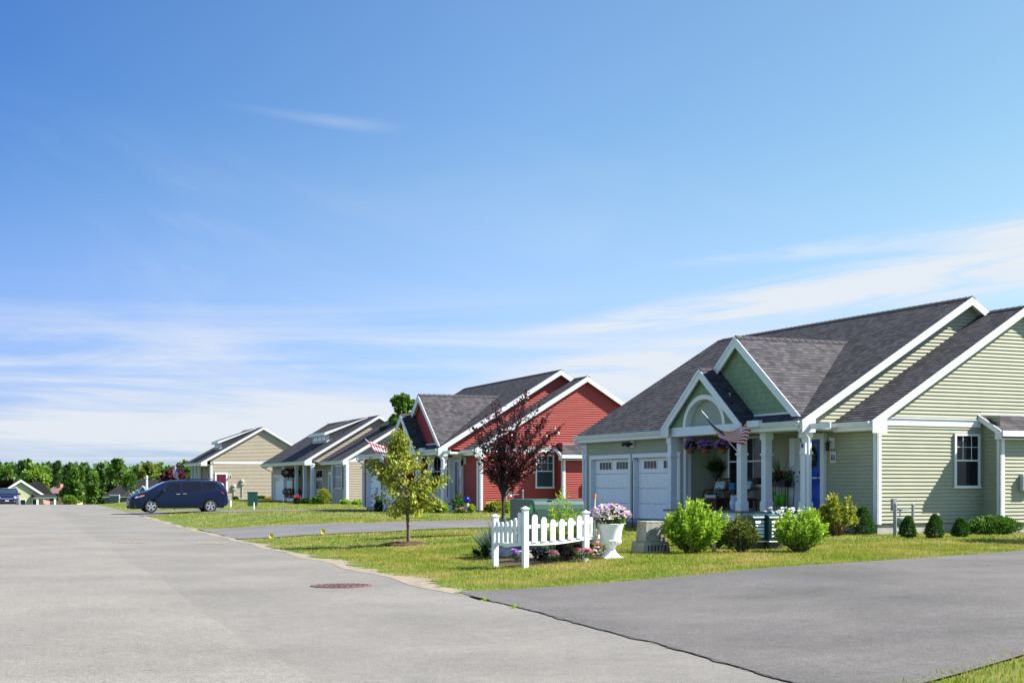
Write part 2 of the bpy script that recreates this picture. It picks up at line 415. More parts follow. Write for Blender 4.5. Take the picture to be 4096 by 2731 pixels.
stops = ((-3.1416, (1.15, 1.3, 1.55)), (-1.5, (1.35, 1.55, 1.6)), (-.36, (.37, .67, 1.12)), (0, (.85, 1.08, 1.30)), (.36, (1.10, 1.29, 1.26)), (1.5, (1.0, 1.2, 1.3)), (3.1416, (1.15, 1.3, 1.55)))
while len(re_) < len(stops): re_.new(.5)
for i, (a_, c_) in enumerate(stops): re_[i].position = (a_ + PI)/(2*PI); re_[i].color = (*[v/1.6 for v in c_], 1)
nt.links.new(M('MULTIPLY_ADD', az_, 1/(2*PI), .5), ramp.inputs['Fac'])
lowt = nt.nodes.new('ShaderNodeMixRGB'); lowt.inputs['Color1'].default_value = (1.6, 1.6, 1.6, 1); lowt.inputs['Color2'].default_value = (1.25, 1.42, 2.1, 1)
nt.links.new(MR(el_, .22, .02), lowt.inputs['Fac'])
t2 = nt.nodes.new('ShaderNodeMixRGB'); t2.blend_type = 'MULTIPLY'; t2.inputs['Fac'].default_value = 1
nt.links.new(ramp.outputs['Color'], t2.inputs['Color1']); nt.links.new(lowt.outputs['Color'], t2.inputs['Color2']); nt.links.new(t2.outputs['Color'], tint.inputs['Color2'])
nt.links.new(sky.outputs[0], tint.inputs['Color1']); nt.links.new(tint.outputs[0], mix.inputs['Color1'])
mix.inputs['Color2'].default_value = (6.2, 6.5, 6.9, 1)
nt.links.new(mix.outputs[0], bg.inputs['Color']); bg.inputs['Strength'].default_value = .05

sl = bpy.data.lights.new('sun', 'SUN'); sl.energy = 5.0; sl.angle = math.radians(.53); sl.color = (1, .955, .88)
so = bpy.data.objects.new('sun', sl); COL.objects.link(so); so.rotation_euler = (0, math.radians(90) - EL, 0); so.location = (60, 0, 60)

cam = bpy.data.cameras.new('camera'); co = bpy.data.objects.new('camera', cam); COL.objects.link(co)
cam.sensor_width = 36; cam.sensor_fit = 'HORIZONTAL'; cam.lens = 36*FPX/4096; cam.shift_y = (HOR - 1365.5)/4096
cam.clip_start = .1; cam.clip_end = 9000
co.location = (0, 0, CAMZ); co.rotation_euler = (PI/2, 0, 0); sc.camera = co
sc.view_settings.view_transform = 'Standard'; sc.view_settings.look = 'None'; sc.view_settings.exposure = 1.40; sc.view_settings.gamma = 1
sc.cycles.max_bounces = 6; sc.cycles.transparent_max_bounces = 6


# ---------------------------------------------------------------- ground, road, driveways, lawn
def grid_mesh(name, X, Y, Z, mat, kind='structure'):
    n, m = X.shape
    me = bpy.data.meshes.new(name)
    vs = np.stack([X, Y, Z], -1).reshape(-1, 3)
    idx = np.arange(n*m).reshape(n, m)
    f = np.stack([idx[:-1, :-1], idx[1:, :-1], idx[1:, 1:], idx[:-1, 1:]], -1).reshape(-1, 4)
    me.from_pydata(vs.tolist(), [], f.tolist()); me.materials.append(mat)
    me.polygons.foreach_set('use_smooth', [True]*len(me.polygons))
    o = bpy.data.objects.new(name, me); COL.objects.link(o)
    if kind: o['kind'] = kind
    return o
pv = np.unique(np.concatenate([np.linspace(-60, -20, 9), np.arange(-20, 60, 1.), np.arange(60, 150, 2.), np.arange(150, 420, 10.), np.geomspace(420, 6000, 14)]))
qv = np.unique(np.concatenate([-np.geomspace(60, 3000, 12), np.arange(-60, -8, 4.), np.arange(-8, 22, 1.), np.arange(22, 80, 4.), np.geomspace(80, 3000, 12)]))
Pm, Qm = np.meshgrid(pv, qv, indexing='ij'); Xm, Ym = unpq(Pm, Qm)
GROUND = grassm('lawn_soil', [(.30, (.055, .10, .012)), (.50, (.09, .135, .018)), (.62, (.16, .145, .035)), (.76, (.24, .17, .07))], .55)
Zm = ground_z(Xm, Ym); Zm = np.where((Qm < -.4) & (Qm > -8.2) & (Pm < 185), Zm - .05, Zm)
grid_mesh('ground', Xm, Ym, Zm, GROUND)
ROADM = asphaltm('road_asphalt', (.162, .153, .138), .42)
ROADL = asphaltm('old_road_asphalt', (.176, .166, .149), .55)
DRIVE = asphaltm('driveway_asphalt', (.101, .095, .091), .55, patch=.26, stain=(.045, .043, .043), dust=(.125, .118, .11))
DRIVE2 = asphaltm('older_driveway_asphalt', (.125, .122, .122), .3)
def edgeq(p): return .10*math.sin(p*.9) + .07*math.sin(p*2.3 + 1) + .05*math.sin(p*5.1)
pr = np.concatenate([np.arange(-40, 60, .6), np.arange(60, 186, 2.)])
def strip(name, qa, qb, mat, dz):
    qs = [np.array([a + (b - a)*t for t in np.linspace(0, 1, 6)]) for a, b in zip(qa, qb)]
    Q = np.array(qs); P = np.repeat(pr[:, None], 6, 1); X, Y = unpq(P, Q)
    return grid_mesh(name, X, Y, sm(RP, P) + dz, mat)
seam = [-3.75 + .05*math.sin(p*.4) for p in pr]
strip('road', seam, [edgeq(p)*.6 - .02 for p in pr], ROADM, .012)
strip('road_lane', [-7.7]*len(pr), [s + .002 for s in seam], ROADL, .018)
def resample(pts, n):
    pts = np.array(pts, float); d = np.concatenate([[0], np.cumsum(np.linalg.norm(np.diff(pts, axis=0), axis=1))])
    t = np.linspace(0, d[-1], n); return np.stack([np.interp(t, d, pts[:, i]) for i in range(2)], -1)
DRIVES = []
def drive(name, ea, eb, mat, n=40, dz=.022, start=None):
    A, B = resample(ea, n), resample(eb, n); t = np.linspace(0, 1, 12 if start is None else 160)[None, :, None]
    G = A[:, None]*(1 - t) + B[:, None]*t
    if start is not None:
        J0 = resample(start, 160); jr = np.random.default_rng(2); J0 = J0 + np.convolve(jr.normal(size=164), np.ones(5)/5, 'valid')[:, None]*.045*np.array([.95, .3])
        G = G + (J0 - G[0])[None]*np.clip(1 - np.arange(n)/6, 0, 1)[:, None, None]
    X, Y = G[..., 0], G[..., 1]
    wob = .025*np.sin(np.arange(n)*1.7)[:, None]*((t[..., 0] == 0) | (t[..., 0] == 1))*(start is None)
    DRIVES.append(np.concatenate([A, B[::-1]]))
    return grid_mesh(name, X, Y + wob, ground_z(X, Y) + dz, mat)
class Frame:
    def __init__(s, th, X, Y):
        s.th = th; s.u = np.array([-math.sin(th), math.cos(th)]); s.v = np.array([math.cos(th), math.sin(th)]); s.O = np.array([X, Y], float)
    def w(s, st, t): q = s.O + st*s.u + t*s.v; return (q[0], q[1])
FG = Frame(.425, 8.0, 39.88); FR = Frame(.367, -3.33, 65.2); FC = Frame(.37, -16.3, 113.6); FD = Frame(.38, -30, 139.5)
# driveway in the foreground, right
farE = [unpq(-.2, -.05)] + [atd(*c) for c in ((1150, 1357), (1400, 1341), (1650, 1318), (2000, 1291), (2352, 1266))] + [(17., 36.), (24., 42.)]
nearE = [unpq(-10.6, -.1), atd(2070, 1568), atd(2352, 1497), (8.5, 16.8), (18., 26.), (28., 36.)]
jl = [unpq(-.2, -.03), *[atd(*c) for c in ((1130, 1383), (1230, 1408), (1350, 1442), (1480, 1475), (1600, 1508), (1720, 1544), (1800, 1568))], unpq(-11, -.32)]
drive('driveway', farE, nearE, DRIVE, start=jl)
drive('driveway', [atd(*c) for c in ((548, 1239), (700, 1229.5), (900, 1221.5), (1130, 1211.5))] + [FG.w(6.6, -5), FG.w(6.9, .45)],
      [atd(*c) for c in ((455, 1216), (600, 1208.5), (850, 1201.5), (1140, 1193.5))] + [FG.w(13.6, -4), FG.w(13.6, .45)], DRIVE2)
drive('driveway', [unpq(*[pq(*at(592, 2066))[0], -.05]), at(700, 2051), at(940, 2049), FR.w(6.9, -1.64), FR.w(6.9, .45)],
      [unpq(*[pq(*at(474, 2045))[0], -.05]), at(760, 2040.5), at(940, 2040), FR.w(13.7, -1.6), FR.w(13.6, .45)], DRIVE2)
# sandy shoulder
ps = np.arange(-1, 52, .13); rs = random.Random(3)
def wid(p): return max(.0, .10 + .13*math.sin(p*.8) + .13*math.sin(p*2.1 + 2) + .1*math.sin(p*.31) + rs.uniform(-.14, .14))*(1 if p < 24 else .5)
Qa = np.array([[-.16 - .08*math.sin(p*1.3) + (w_ + .2)*t for t in (0, .5, 1)] for p in ps for w_ in (wid(p),)]); Pa = np.repeat(ps[:, None], 3, 1)
X, Y = unpq(Pa, Qa); gm = grid_mesh('sandy_shoulder', X, Y, np.maximum(ground_z(X, Y), sm(RP, Pa) + .012) + .004, SAND)
# sand and the black crack along the driveway joint
jl = [unpq(-.3, -.03), *[atd(*c) for c in ((1130, 1383), (1230, 1408), (1350, 1442), (1480, 1475), (1600, 1508), (1720, 1544), (1800, 1568))], unpq(-11.5, -.3)]
J = resample(jl, 220); rs = random.Random(5)
for nm, off, wd, mt, dz in (('pavement_crack', -.012, .014, CRACK, .0235),):
    d = np.gradient(J, axis=0); nrm = np.stack([d[:, 1], -d[:, 0]], -1); nrm /= np.linalg.norm(nrm, axis=1, keepdims=True)
    wob = np.array([rs.uniform(-.012, .012) for _ in J]); ww = np.array([wd*max(.0 if mt is SAND else .35, rs.uniform(-.2, .7) + 1.1*math.sin(i*.23 + 1.5)*(mt is SAND) + .5) for i, _ in enumerate(J)])
    G = np.stack([J + nrm*(off + wob - ww/2)[:, None], J + nrm*(off + wob + ww/2)[:, None]], 1)
    grid_mesh(nm, G[..., 0], G[..., 1], ground_z(G[..., 0], G[..., 1]) + dz, mt)
# yellow utility paint across the road
for i, (x0, x1, y) in enumerate(((0, 20, 1251), (105, 145, 1246), (262, 335, 1246), (455, 520, 1248.5))):
    mbl = MB()
    for k in range(7):
        a = x0 + (x1 - x0)*k/7; b = a + (x1 - x0)/7*R0.uniform(.5, 1); c = [atd(a, y - 1.2 + R0.uniform(-.5, .5)), atd(b, y - 1.2), atd(b, y + 1.0), atd(a, y + 1.0)]
        mbl.add([(q[0], q[1], hz(*q) + .0225) for q in c], [(0, 1, 2, 3)])
    o = mbl.build('paint_marking', YLINE); o['kind'] = 'structure'

def inpoly(X, Y, P):
    ins = np.zeros(X.shape, bool); n = len(P)
    for i in range(n):
        x0, y0 = P[i]; x1, y1 = P[(i+1) % n]
        c = ((y0 > Y) != (y1 > Y)) & (X < (x1 - x0)*(Y - y0)/(y1 - y0 + 1e-12) + x0); ins ^= c
    return ins
def houserect(F, s0, s1, t0, t1): return np.array([F.w(s0, t0), F.w(s1, t0), F.w(s1, t1), F.w(s0, t1)])
FOOT = [houserect(FG, -1.25, 13.7, 1.5, 12), houserect(FG, 6.7, 13.7, .3, 2), houserect(FG, -.1, 3, .2, 2), houserect(FG, 2.8, 7.2, -.2, 2), houserect(FG, -1.95, 0, 5.2, 10),
        houserect(FR, -1.25, 13.7, 1.5, 12), houserect(FR, 6.7, 13.7, .3, 2), houserect(FR, -.1, 3, .2, 2), houserect(FR, 2.8, 7.2, -.2, 2), houserect(FC, -7, 17, 1, 12), houserect(FD, .25, 11, .9, 11)]
def blades(N, Y0, Y1, hgt, wdt, seed, xpad=1.5):
    g = np.random.default_rng(seed)
    Yv = np.sqrt(g.uniform(Y0**2, Y1**2, N)); Xv = g.uniform(-.375, .375, N)*Yv + g.uniform(-xpad, xpad, N)
    p, q = pq(Xv, Yv); ok = q > (.02 + .10*np.sin(p*.8) + .09*np.sin(p*2.7) + .25*g.uniform(0, 1, N)**2)
    dry = np.sin(Xv*1.7 + np.sin(Yv*1.1)*2)*np.sin(Yv*1.3 + Xv*.6)
    ok &= (q > .9) | (g.uniform(0, 1, N) < .25 + .55*(q/.9) + .25*dry)
    for P in DRIVES: ok &= ~inpoly(Xv, Yv, P)
    for P in FOOT: ok &= ~inpoly(Xv, Yv, P)
    Xv, Yv = Xv[ok], Yv[ok]; n = len(Xv); Z = ground_z(Xv, Yv) - .005
    a = g.uniform(0, 2*PI, n); h = hgt*g.uniform(.45, 1.25, n)*np.where(g.uniform(0, 1, n) < .03, 1.7, 1); l = g.uniform(.1, .75, n)*h; b = g.uniform(0, 2*PI, n)
    ww = wdt*g.uniform(.7, 1.4, n)
    V = np.empty((n, 3, 3)); ca, sa = np.cos(a)*ww, np.sin(a)*ww
    V[:, 0] = np.stack([Xv - ca, Yv - sa, Z], -1); V[:, 1] = np.stack([Xv + ca, Yv + sa, Z], -1); V[:, 2] = np.stack([Xv + np.cos(b)*l, Yv + np.sin(b)*l, Z + h], -1)
    return V, g.uniform(0, 1, n)
GR = grassm('grass_blades', [(.27, (.12, .21, .012)), (.42, (.205, .265, .022)), (.53, (.31, .30, .045)), (.64, (.46, .35, .13))], .55, .6, .4, True)
Vs, rn = [], []
for N, a, b, hh, ww, sd in ((90000, 10.3, 15, .045, .006, 1), (300000, 20, 34, .042, .0065, 2), (170000, 34, 55, .048, .011, 3), (120000, 55, 125, .055, .022, 4)):
    V, r = blades(N, a, b, hh, ww, sd); Vs.append(V); rn.append(r)
V = np.concatenate(Vs); r = np.concatenate(rn); n = len(V)
me = bpy.data.meshes.new('lawn_grass'); me.vertices.add(3*n); me.vertices.foreach_set('co', V.ravel())
me.loops.add(3*n); me.loops.foreach_set('vertex_index', np.arange(3*n, dtype=np.int32)); me.polygons.add(n); me.polygons.foreach_set('loop_start', np.arange(0, 3*n, 3, dtype=np.int32))
me.update(calc_edges=True); a_ = me.attributes.new('rnd', 'FLOAT', 'FACE'); a_.data.foreach_set('value', r.astype(np.float32)); me.materials.append(GR)
o = bpy.data.objects.new('lawn_grass', me); COL.objects.link(o); tag(o, 'mown green lawn grass with dry yellow patches beside the road and driveways', 'grass', kind='stuff')

# ---------------------------------------------------------------- houses (local axes: x = t back from the street, y = s along the facade, z)
def wall_s(mb, s, poly, course=.104, lip=.026, b0=0.):      # gable plane, faces -y
    return mb.lapped((0, s, 0), (1, 0, 0), (0, 0, 1), (0, -1, 0), poly, course, lip, b0)
def wall_t(mb, t, poly, course=.104, lip=.026, b0=0.):      # front plane, faces -x
    return mb.lapped((t, 0, 0), (0, 1, 0), (0, 0, 1), (-1, 0, 0), poly, course, lip, b0)
def rect(a, b, c, d): return [(a, c), (b, c), (b, d), (a, d)]
def slope(mb, O, A, B, poly, lip=.009):
    A, B = Vector(A).normalized(), Vector(B).normalized(); N = A.cross(B)
    if N.z < 0: N = -N
    return mb.lapped(O, A, B, N, poly, .145, lip)
def shake_joints(mb, t, z0, z1, zr, sc_, kx, course, seed):
    pass
def window(root, axis, c, a0, a1, z0, z1, vm=1, hm=0, pane=None, sash=True, name='window'):
    """double-hung window on plane axis='s' or 't' at c (outside face); white frame with its panes as a sub-part"""
    f, p = MB(), MB()
    def b(mbx, x0, x1, y0, y1, d0, d1):
        if axis == 't': mbx.box(c - d1, x0, y0, c - d0, x1, y1)
        else: mbx.box(x0, c - d1, y0, x1, c - d0, y1)
    W = .065
    b(f, a0, a0 + W, z0, z1, .0, .055); b(f, a1 - W, a1, z0, z1, .0, .055); b(f, a0 + W, a1 - W, z1 - W, z1, .0, .055); b(f, a0 - .02, a1 + .02, z0 - .03, z0 + W*.7, .0, .07)
    if sash: b(f, a0 + W, a1 - W, (z0 + z1)/2 - .022, (z0 + z1)/2 + .022, .0, .045)
    for k in range(1, vm):
        x = a0 + (a1 - a0)*k/vm; b(f, x - .008, x + .008, z0 + W*.7 if not hm else (z0 + z1)/2, z1 - W, .02, .034)
    for k in range(1, hm + 1):
        z = (z0 + z1)/2 + (z1 - z0)/2*k/(hm + 1); b(f, a0 + W, a1 - W, z - .008, z + .008, .02, .034)
    b(p, a0 + W*.7, a1 - W*.7, z0 + W*.5, z1 - W*.7, .012, .022)
    o = f.build(name, WHITE, root); p.build('pane', pane or GLASS, o); return o
def gable_roof(root, s0, s1, te, tr, ze, zr, tb=None, left=True, gutter=True, wall_off=.3, pork=.45, deckcut=None, tw=.35):
    """gable roof with its ridge along the facade; s0 = near rake, s1 = far rake"""
    sl_ = (zr - ze)/(tr - te); L = math.hypot(tr - te, zr - ze)
    tb = tb or 2*tr - te; zb = zr - (tb - tr)*sl_; Lb = math.hypot(tb - tr, zr - zb)
    m = MB()
    slope(m, (te, 0, ze), (0, 1, 0), (tr - te, 0, zr - ze), rect(s0, s1, 0, L))
    slope(m, (tb, 0, zb), (0, 1, 0), (tr - tb, 0, zr - zb), rect(s0, s1, 0, Lb))
    m.uv = m.uv or {}
    # ridge cap
    for k in range(int((s1 - s0)/.25)):
        a = s0 + k*.25; m.add([(tr - .14, a, zr - .055), (tr, a, zr + .03), (tr + .14, a, zr - .055), (tr - .14, a + .27, zr - .07), (tr, a + .27, zr + .018), (tr + .14, a + .27, zr - .07)], [(0, 1, 4, 3), (1, 2, 5, 4)])
    m.prism([(te + .02, ze - .03), (tr, zr - .03), (tb, zb - .03), (tb, zb - .09), (tr, zr - .09), (te + .02, ze - .09)], 1, s0 + .03, s1 - .03)
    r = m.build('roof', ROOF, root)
    def rake(s, d):
        tm = MB()
        for hi, lo, th in ((.0, .085, .06), (.085, .235, .035)):
            a, b = (s, s + th) if d > 0 else (s - th, s)
            tm.prism([(te, ze - hi), (tr, zr - hi), (tr, zr - lo), (te + .02, ze - lo)], 1, a, b)
            tm.prism([(tb, zb - hi), (tr, zr - hi), (tr, zr - lo), (tb - .02, zb - lo)], 1, a, b)
        a, b = (s + .004, s + .03) if d > 0 else (s - .03, s - .004)
        tm.prism([(te + .01, ze - .1), (te + pork, ze - .1 + pork*sl_), (te + pork, ze - .34), (te + .01, ze - .34)], 1, a, b)
        w0, w1 = sorted((s, s + d*wall_off))
        tm.prism([(te + .03, ze - .13), (tr, zr - .13), (tr, zr - .15), (te + .03, ze - .15)], 1, w0 + .01, w1)
        tm.prism([(tb - .03, zb - .13), (tr, zr - .13), (tr, zr - .15), (tb - .03, zb - .15)], 1, w0 + .01, w1)
        tm.build('rake_trim', WHITE, r)
    rake(s0, 1)
    if left: rake(s1, -1)
    fa = MB(); fa.box(te + .02, s0 + .02, ze - .26, te + .05, s1 - .02, ze - .02); fa.box(te + .04, s0 + .035, ze - .27, te + tw, s1 - .035, ze - .25)
    fa.build('fascia', WHITE, r)
    if gutter:
        g = MB(); g.prism([(te - .10, ze - .06), (te - .115, ze - .04), (te - .10, ze - .02), (te + .02, ze - .02), (te + .02, ze - .15), (te - .05, ze - .15)], 1, s0 + .06, s1 + .15)
        g.build('gutter', WHITE, r)
    return r
def downspout(root, pts):
    m = MB(); m.tube(pts, .045, 8); return m.build('downspout', WHITE, root)
def column(root, t, s, z0, z1, w=.225):
    m = MB(); h = w/2; e = .03
    m.box(t - h, s - h, z0 + .3, t + h, s + h, z1)
    m.prism([(-h - e, z0), (h + e, z0), (h + e, z0 + .27), (h, z0 + .30), (-h, z0 + .30), (-h - e, z0 + .27)], 1, s - h - e, s + h + e)
    o = len(m.v) - 12
    for i in range(o, len(m.v)): m.v[i] = (m.v[i][0] + t, m.v[i][1], m.v[i][2])
    m.box(t - h - .03, s - h - .03, z1 - .66, t + h + .03, s + h + .03, z1 - .60)
    m.box(t - h - .03, s - h - .03, z1 - .2, t + h + .03, s + h + .03, z1)
    return bev(m.build('column', WHITE, root), .006, 1)
def garage_door(root, t, s0, s1, z0, z1, groups, panes=4, carriage=False):
    m, ps_ = MB(), []; H = z1 - z0; n = 4
    for k in range(n):
        a, b = z0 + H*k/n + .006, z0 + H*(k + 1)/n - .006
        m.box(t, s0, a, t + .05, s1, b)
        if k < n - 1:
            for c in range(4):
                x0 = s0 + (s1 - s0)*(c + .12)/4; x1 = s0 + (s1 - s0)*(c + .88)/4
                m.box(t - .004, x0, a + .05, t + .001, x1, b - .05)
    zc0, zc1 = z1 - .35, z1 - .10
    for a, b in groups:
        p = MB(); ps_.append(p)
        m.box(t - .022, a - .03, zc0 - .03, t + .001, b + .03, zc1 + .03)
        for k in range(panes):
            x0 = a + (b - a)*k/panes + .015; x1 = a + (b - a)*(k + 1)/panes - .015
            p.box(t - .026, x0, zc0, t - .021, x1, zc1)
            if carriage: m.box(t - .029, x0, (zc0 + zc1)/2 - .01, t - .02, x1, (zc0 + zc1)/2 + .01)
    o = m.build('garage_door', WPAINT, root)
    for p in ps_: p.build('pane', GLASS, o)
    if carriage:
        sm_ = (s0 + s1)/2
        for sg in (-1, 1): hd = MB(); hd.tube([(t - .02, sm_ + sg*.10, z0 + .75), (t - .06, sm_ + sg*.12, z0 + .88), (t - .02, sm_ + sg*.10, z0 + 1.02)], .014, 6); hd.build('handle', BLACK, o)
        for z in (z0 + .25, z0 + 1.35):
            for s in (s0 + .05, s1 - .45): hd = MB(); hd.prism([(s, z - .03), (s + .4, z - .008), (s + .4, z + .008), (s, z + .03)], 0, t - .03, t - .012); hd.build('strap_hinge', BLACK, o)
    return o
def sconce(root, t, s, z, axis='t'):
    m = MB(); bl = MB()
    if axis == 't':
        bl.box(t - .035, s - .12, z - .16, t, s + .12, z + .16)
        m.tube([(t - .03, s, z + .02), (t - .14, s, z + .10), (t - .16, s, z + .06)], .014, 6)
        m.lathe([(.02, .08), (.075, .03), (.07, .0), (.055, -.17), (.03, -.19)], (t - .16, s, z - .03), 6)
    else:
        bl.box(t - .12, s - .035, z - .16, t + .12, s, z + .16)
        m.tube([(t, s - .03, z + .02), (t, s - .14, z + .10), (t, s - .16, z + .06)], .014, 6)
        m.lathe([(.02, .08), (.075, .03), (.07, .0), (.055, -.17), (.03, -.19)], (t, s - .16, z - .03), 6)
    o = m.build('wall_lamp', BLACK, root); bl.build('mount_block', WHITE, o); return o
def gas_meter_shape(mb, x, y, z):
    mb.lathe([(.10, -.16), (.12, -.10), (.12, .10), (.10, .16)], (x, y, z), 14, 1)
    mb.tube([(x - .18, y + .05, 0), (x - .18, y + .05, z + .32), (x + .30, y + .05, z + .34)], .022, 6)
    mb.lathe([(.02, -.03), (.08, -.02), (.08, .02), (.02, .03)], (x - .02, y - .02, z + .33), 12)
    mb.tube([(x, y + .02, z + .14), (x, y + .02, z + .34)], .02, 6)
    mb.box(x - .28, y - .06, z + .30, x - .16, y + .06, z + .62)

def bungalow(F, label, cat, ze, zs, zg, zp, sid, shk, ground, p):
    """the green and the red house share one plan"""
    root = thing('house', (F.O[0], F.O[1], 0), label, cat, F.th)
    L = p['L']; hr = 3.71; tr = 6.02; sl_ = hr/tr; ov = .3
    gable_roof(root, 0, L, 0, tr, ze, ze + hr)
    # wing roof: lower, toward the camera
    wz = ze - .05; gable_roof(root, -1.45, .32, 1.25, 6.72, wz, wz + (6.72 - 1.25)*sl_, left=False, wall_off=.2, pork=.5, tw=.33)
    W = MB()
    zroof = lambda t: ze + sl_*(t if t < tr else 2*tr - t)
    # garage front with two openings
    gt = .35
    for a, b in ((6.68, 7.16), (10.06, 10.44), (13.22, L - .02)): wall_t(W, gt, rect(a, b, zs - .05, ze - .24))
    for a, b in ((7.16, 10.06), (10.44, 13.22)): wall_t(W, gt, rect(a, b, zg + 2.06, ze - .24))
    wall_s(W, 6.68, rect(gt, 1.5, zp, ze - .24))                           # side of the garage, inside the porch
    wall_t(W, 1.49, rect(2.2, 6.68, zp, ze - .24)); wall_t(W, 1.56, rect(-1.25, 2.25, zs, ze - .24))
    # main gable triangle and wing gable
    wall_s(W, .3, [(.3, ze - .05), (11.74, ze - .05), (11.74, ze), (tr, ze + hr - .12), (.3, ze + .05)])
    wp = 6.72; zz = wz + (wp - 1.25)*sl_
    wall_s(W, -1.25, [(1.56, zs), (11.9, zs), (11.9, wz + .1), (wp, zz - .13), (1.56, wz + .08)])
    W.box(11.7, .3, 0, 11.75, L - .3, ze - .1); W.box(.4, L - .34, 0, 11.7, L - .3, ze); W.box(11.9, -1.25, 0, 11.95, .3, ze)
    W.add([(.4, L - .32, ze), (11.7, L - .32, ze), (tr, L - .32, ze + hr - .1)], [(0, 1, 2)])
    # bump-out on the wing
    wall_t(W, 5.28, rect(-1.93, -1.25, zs, 3.5)); wall_s(W, -1.93, rect(5.28, 9.4, zs + .0, ze - .3))
    W.box(9.36, -1.93, 0, 9.4, -1.25, 3.4)
    W.build('wall', sid, root)
    fo = MB(); fo.box(1.6, -1.22, ground - .5, 11.9, .3, zs - .01); fo.box(5.32, -1.9, ground - .5, 9.36, -1.2, zs - .01); fo.box(.42, 6.75, ground - .5, 11.7, L - .36, zg - .01)
    fo.build('foundation', CONC, root)
    # bump roof
    rb = MB(); zt, zb_ = ze + .2, ze - .28
    slope(rb, (0, -2.15, zb_), (1, 0, 0), (0, .92, zt - zb_), rect(5.12, 9.6, 0, math.hypot(.92, zt - zb_)))
    rb.prism([(-2.13, zb_ - .02), (-1.2, zt - .02), (-1.2, zt - .08), (-2.13, zb_ - .08)], 0, 5.15, 9.58)
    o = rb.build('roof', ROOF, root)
    tb = MB(); tb.prism([(-2.15, zb_ - .005), (-1.26, zt - .015), (-1.26, zt - .18), (-1.93, zb_ - .06), (-1.93, zb_ - .25), (-2.15, zb_ - .25)], 0, 5.08, 5.13)
    tb.box(5.13, -2.19, zb_ - .17, 9.6, -2.14, zb_ - .01); tb.box(5.2, -1.262, zt - .02, 9.6, -1.22, zt + .06); tb.box(5.14, -2.14, zb_ - .25, 9.6, -1.9, zb_ - .22); tb.build('rake_trim', WHITE, o)
    # belt board, corner boards
    c = MB(); c.box(1.66, -1.285, wz - .12, 5.16, -1.24, wz + .07); c.box(1.66, -1.31, wz + .07, 5.16, -1.24, wz + .10); c.build('belt_board', WHITE, root)
    c = MB(); c.box(1.52, -1.29, zs - .02, 1.60, -1.13, wz - .2); c.box(1.52, -1.29, zs - .02, 1.68, -1.24, wz - .2); bev(c.build('corner_board', WHITE, root))
    c = MB(); c.box(5.24, -1.97, zs - .02, 5.32, -1.82, zb_ - .24); c.box(5.24, -1.97, zs - .02, 5.40, -1.92, zb_ - .24); bev(c.build('corner_board', WHITE, root))
    c = MB(); c.box(.31, 6.64, zg, .39, 6.82, ze - .28); c.box(.31, 6.64, zg, .50, 6.69, ze - .28); bev(c.build('corner_board', WHITE, root))
    c = MB(); c.box(.31, L - .14, zg, .40, L - .01, ze - .26); c.build('corner_board', WHITE, root)
    # garage trim and doors
    for a, b, g in ((7.16, 10.06, ((9.65, 8.80), (8.35, 7.55))), (10.44, 13.22, ((12.85, 11.95), (11.6, 10.75)))):
        c = MB(); zt = zg + 2.06
        c.box(gt - .03, a - .13, zg, gt + .16, a, zt + .14); c.box(gt - .03, b, zg, gt + .16, b + .13, zt + .14); c.box(gt - .03, a, zt, gt + .16, b, zt + .14)
        c.build('door_frame', WHITE, root)
        garage_door(root, gt + .15, a + .005, b - .005, zg + .01, zt - .01, [tuple(sorted(q)) for q in g], 4, p.get('carriage', False))
    # porch
    fl = MB(); fl.box(.2, -.05, zp - .05, 1.5, 6.68, zp); fl.box(-.22, 2.72, zp - .05, .2, 7.2, zp); fl.build('porch_floor', WOODF, root)
    sk = MB(); sk.box(.24, 0, zp - .30, .28, 2.78, zp - .055); sk.box(-.18, 2.76, zp - .30, -.14, 7.15, zp - .055); sk.box(-.18, 2.76, zp - .30, .28, 2.80, zp - .055)
    sk.box(.26, 0, zp - .5, .30, 2.78, zp - .34); sk.box(-.14, 2.82, zp - .5, -.10, 7.1, zp - .34); sk.box(.3, -.04, zp - .5, 1.56, 0, zp - .055); sk.build('porch_skirt', WHITE, root)
    ce = MB(); ce.box(.1, .1, ze - .235, 1.49, 6.7, ze - .22); ce.build('porch_ceiling', WHITE, root)
    bt = ze - .26
    be = MB(); be.box(.27, .12, bt - .02, .47, 2.75, bt + .14); be.box(-.15, 2.66, bt, .10, 7.1, bt + .28); be.box(.47, .30, bt - .02, 1.5, .47, bt + .12); be.box(.1, 2.66, bt, 1.5, 2.86, bt + .1)
    be.box(.26, -.9, bt - .0, .30, .12, bt + .16)
    be.build('porch_beam', WHITE, root)
    for t, s, z1 in ((-.0, 6.98, bt), (-.0, 2.98, bt), (.40, 2.30, bt - .02), (.40, .38, bt - .02)): column(root, t, s, zp, z1)
    pl = MB(); pl.box(1.28, 2.16, zp, 1.5, 2.42, zp + 2.14); pl.build('pilaster', WHITE, root)
    # window on the porch, window on the wing
    window(root, 't', 1.475, 3.86, 5.94, zp + .74, zp + 2.27, 3, 0)
    window(root, 's', -1.265, 4.21, 5.12, zs + 1.0, zs + 2.5, 3, 1, p.get('pane'))
    # entrance door
    dr = MB(); dz = zp + .02; dr.box(1.46, 1.15, dz, 1.52, 2.05, dz + 2.03)
    d = dr.build('door', p['door'], root)
    fr_ = MB(); fr_.box(1.44, .98, dz, 1.55, 1.15, dz + 2.06); fr_.box(1.44, 2.05, dz, 1.55, 2.22, dz + 2.06); fr_.box(1.43, .96, dz + 2.06, 1.55, 2.24, dz + 2.24); fr_.build('frame', WHITE, d)
    gl = MB()
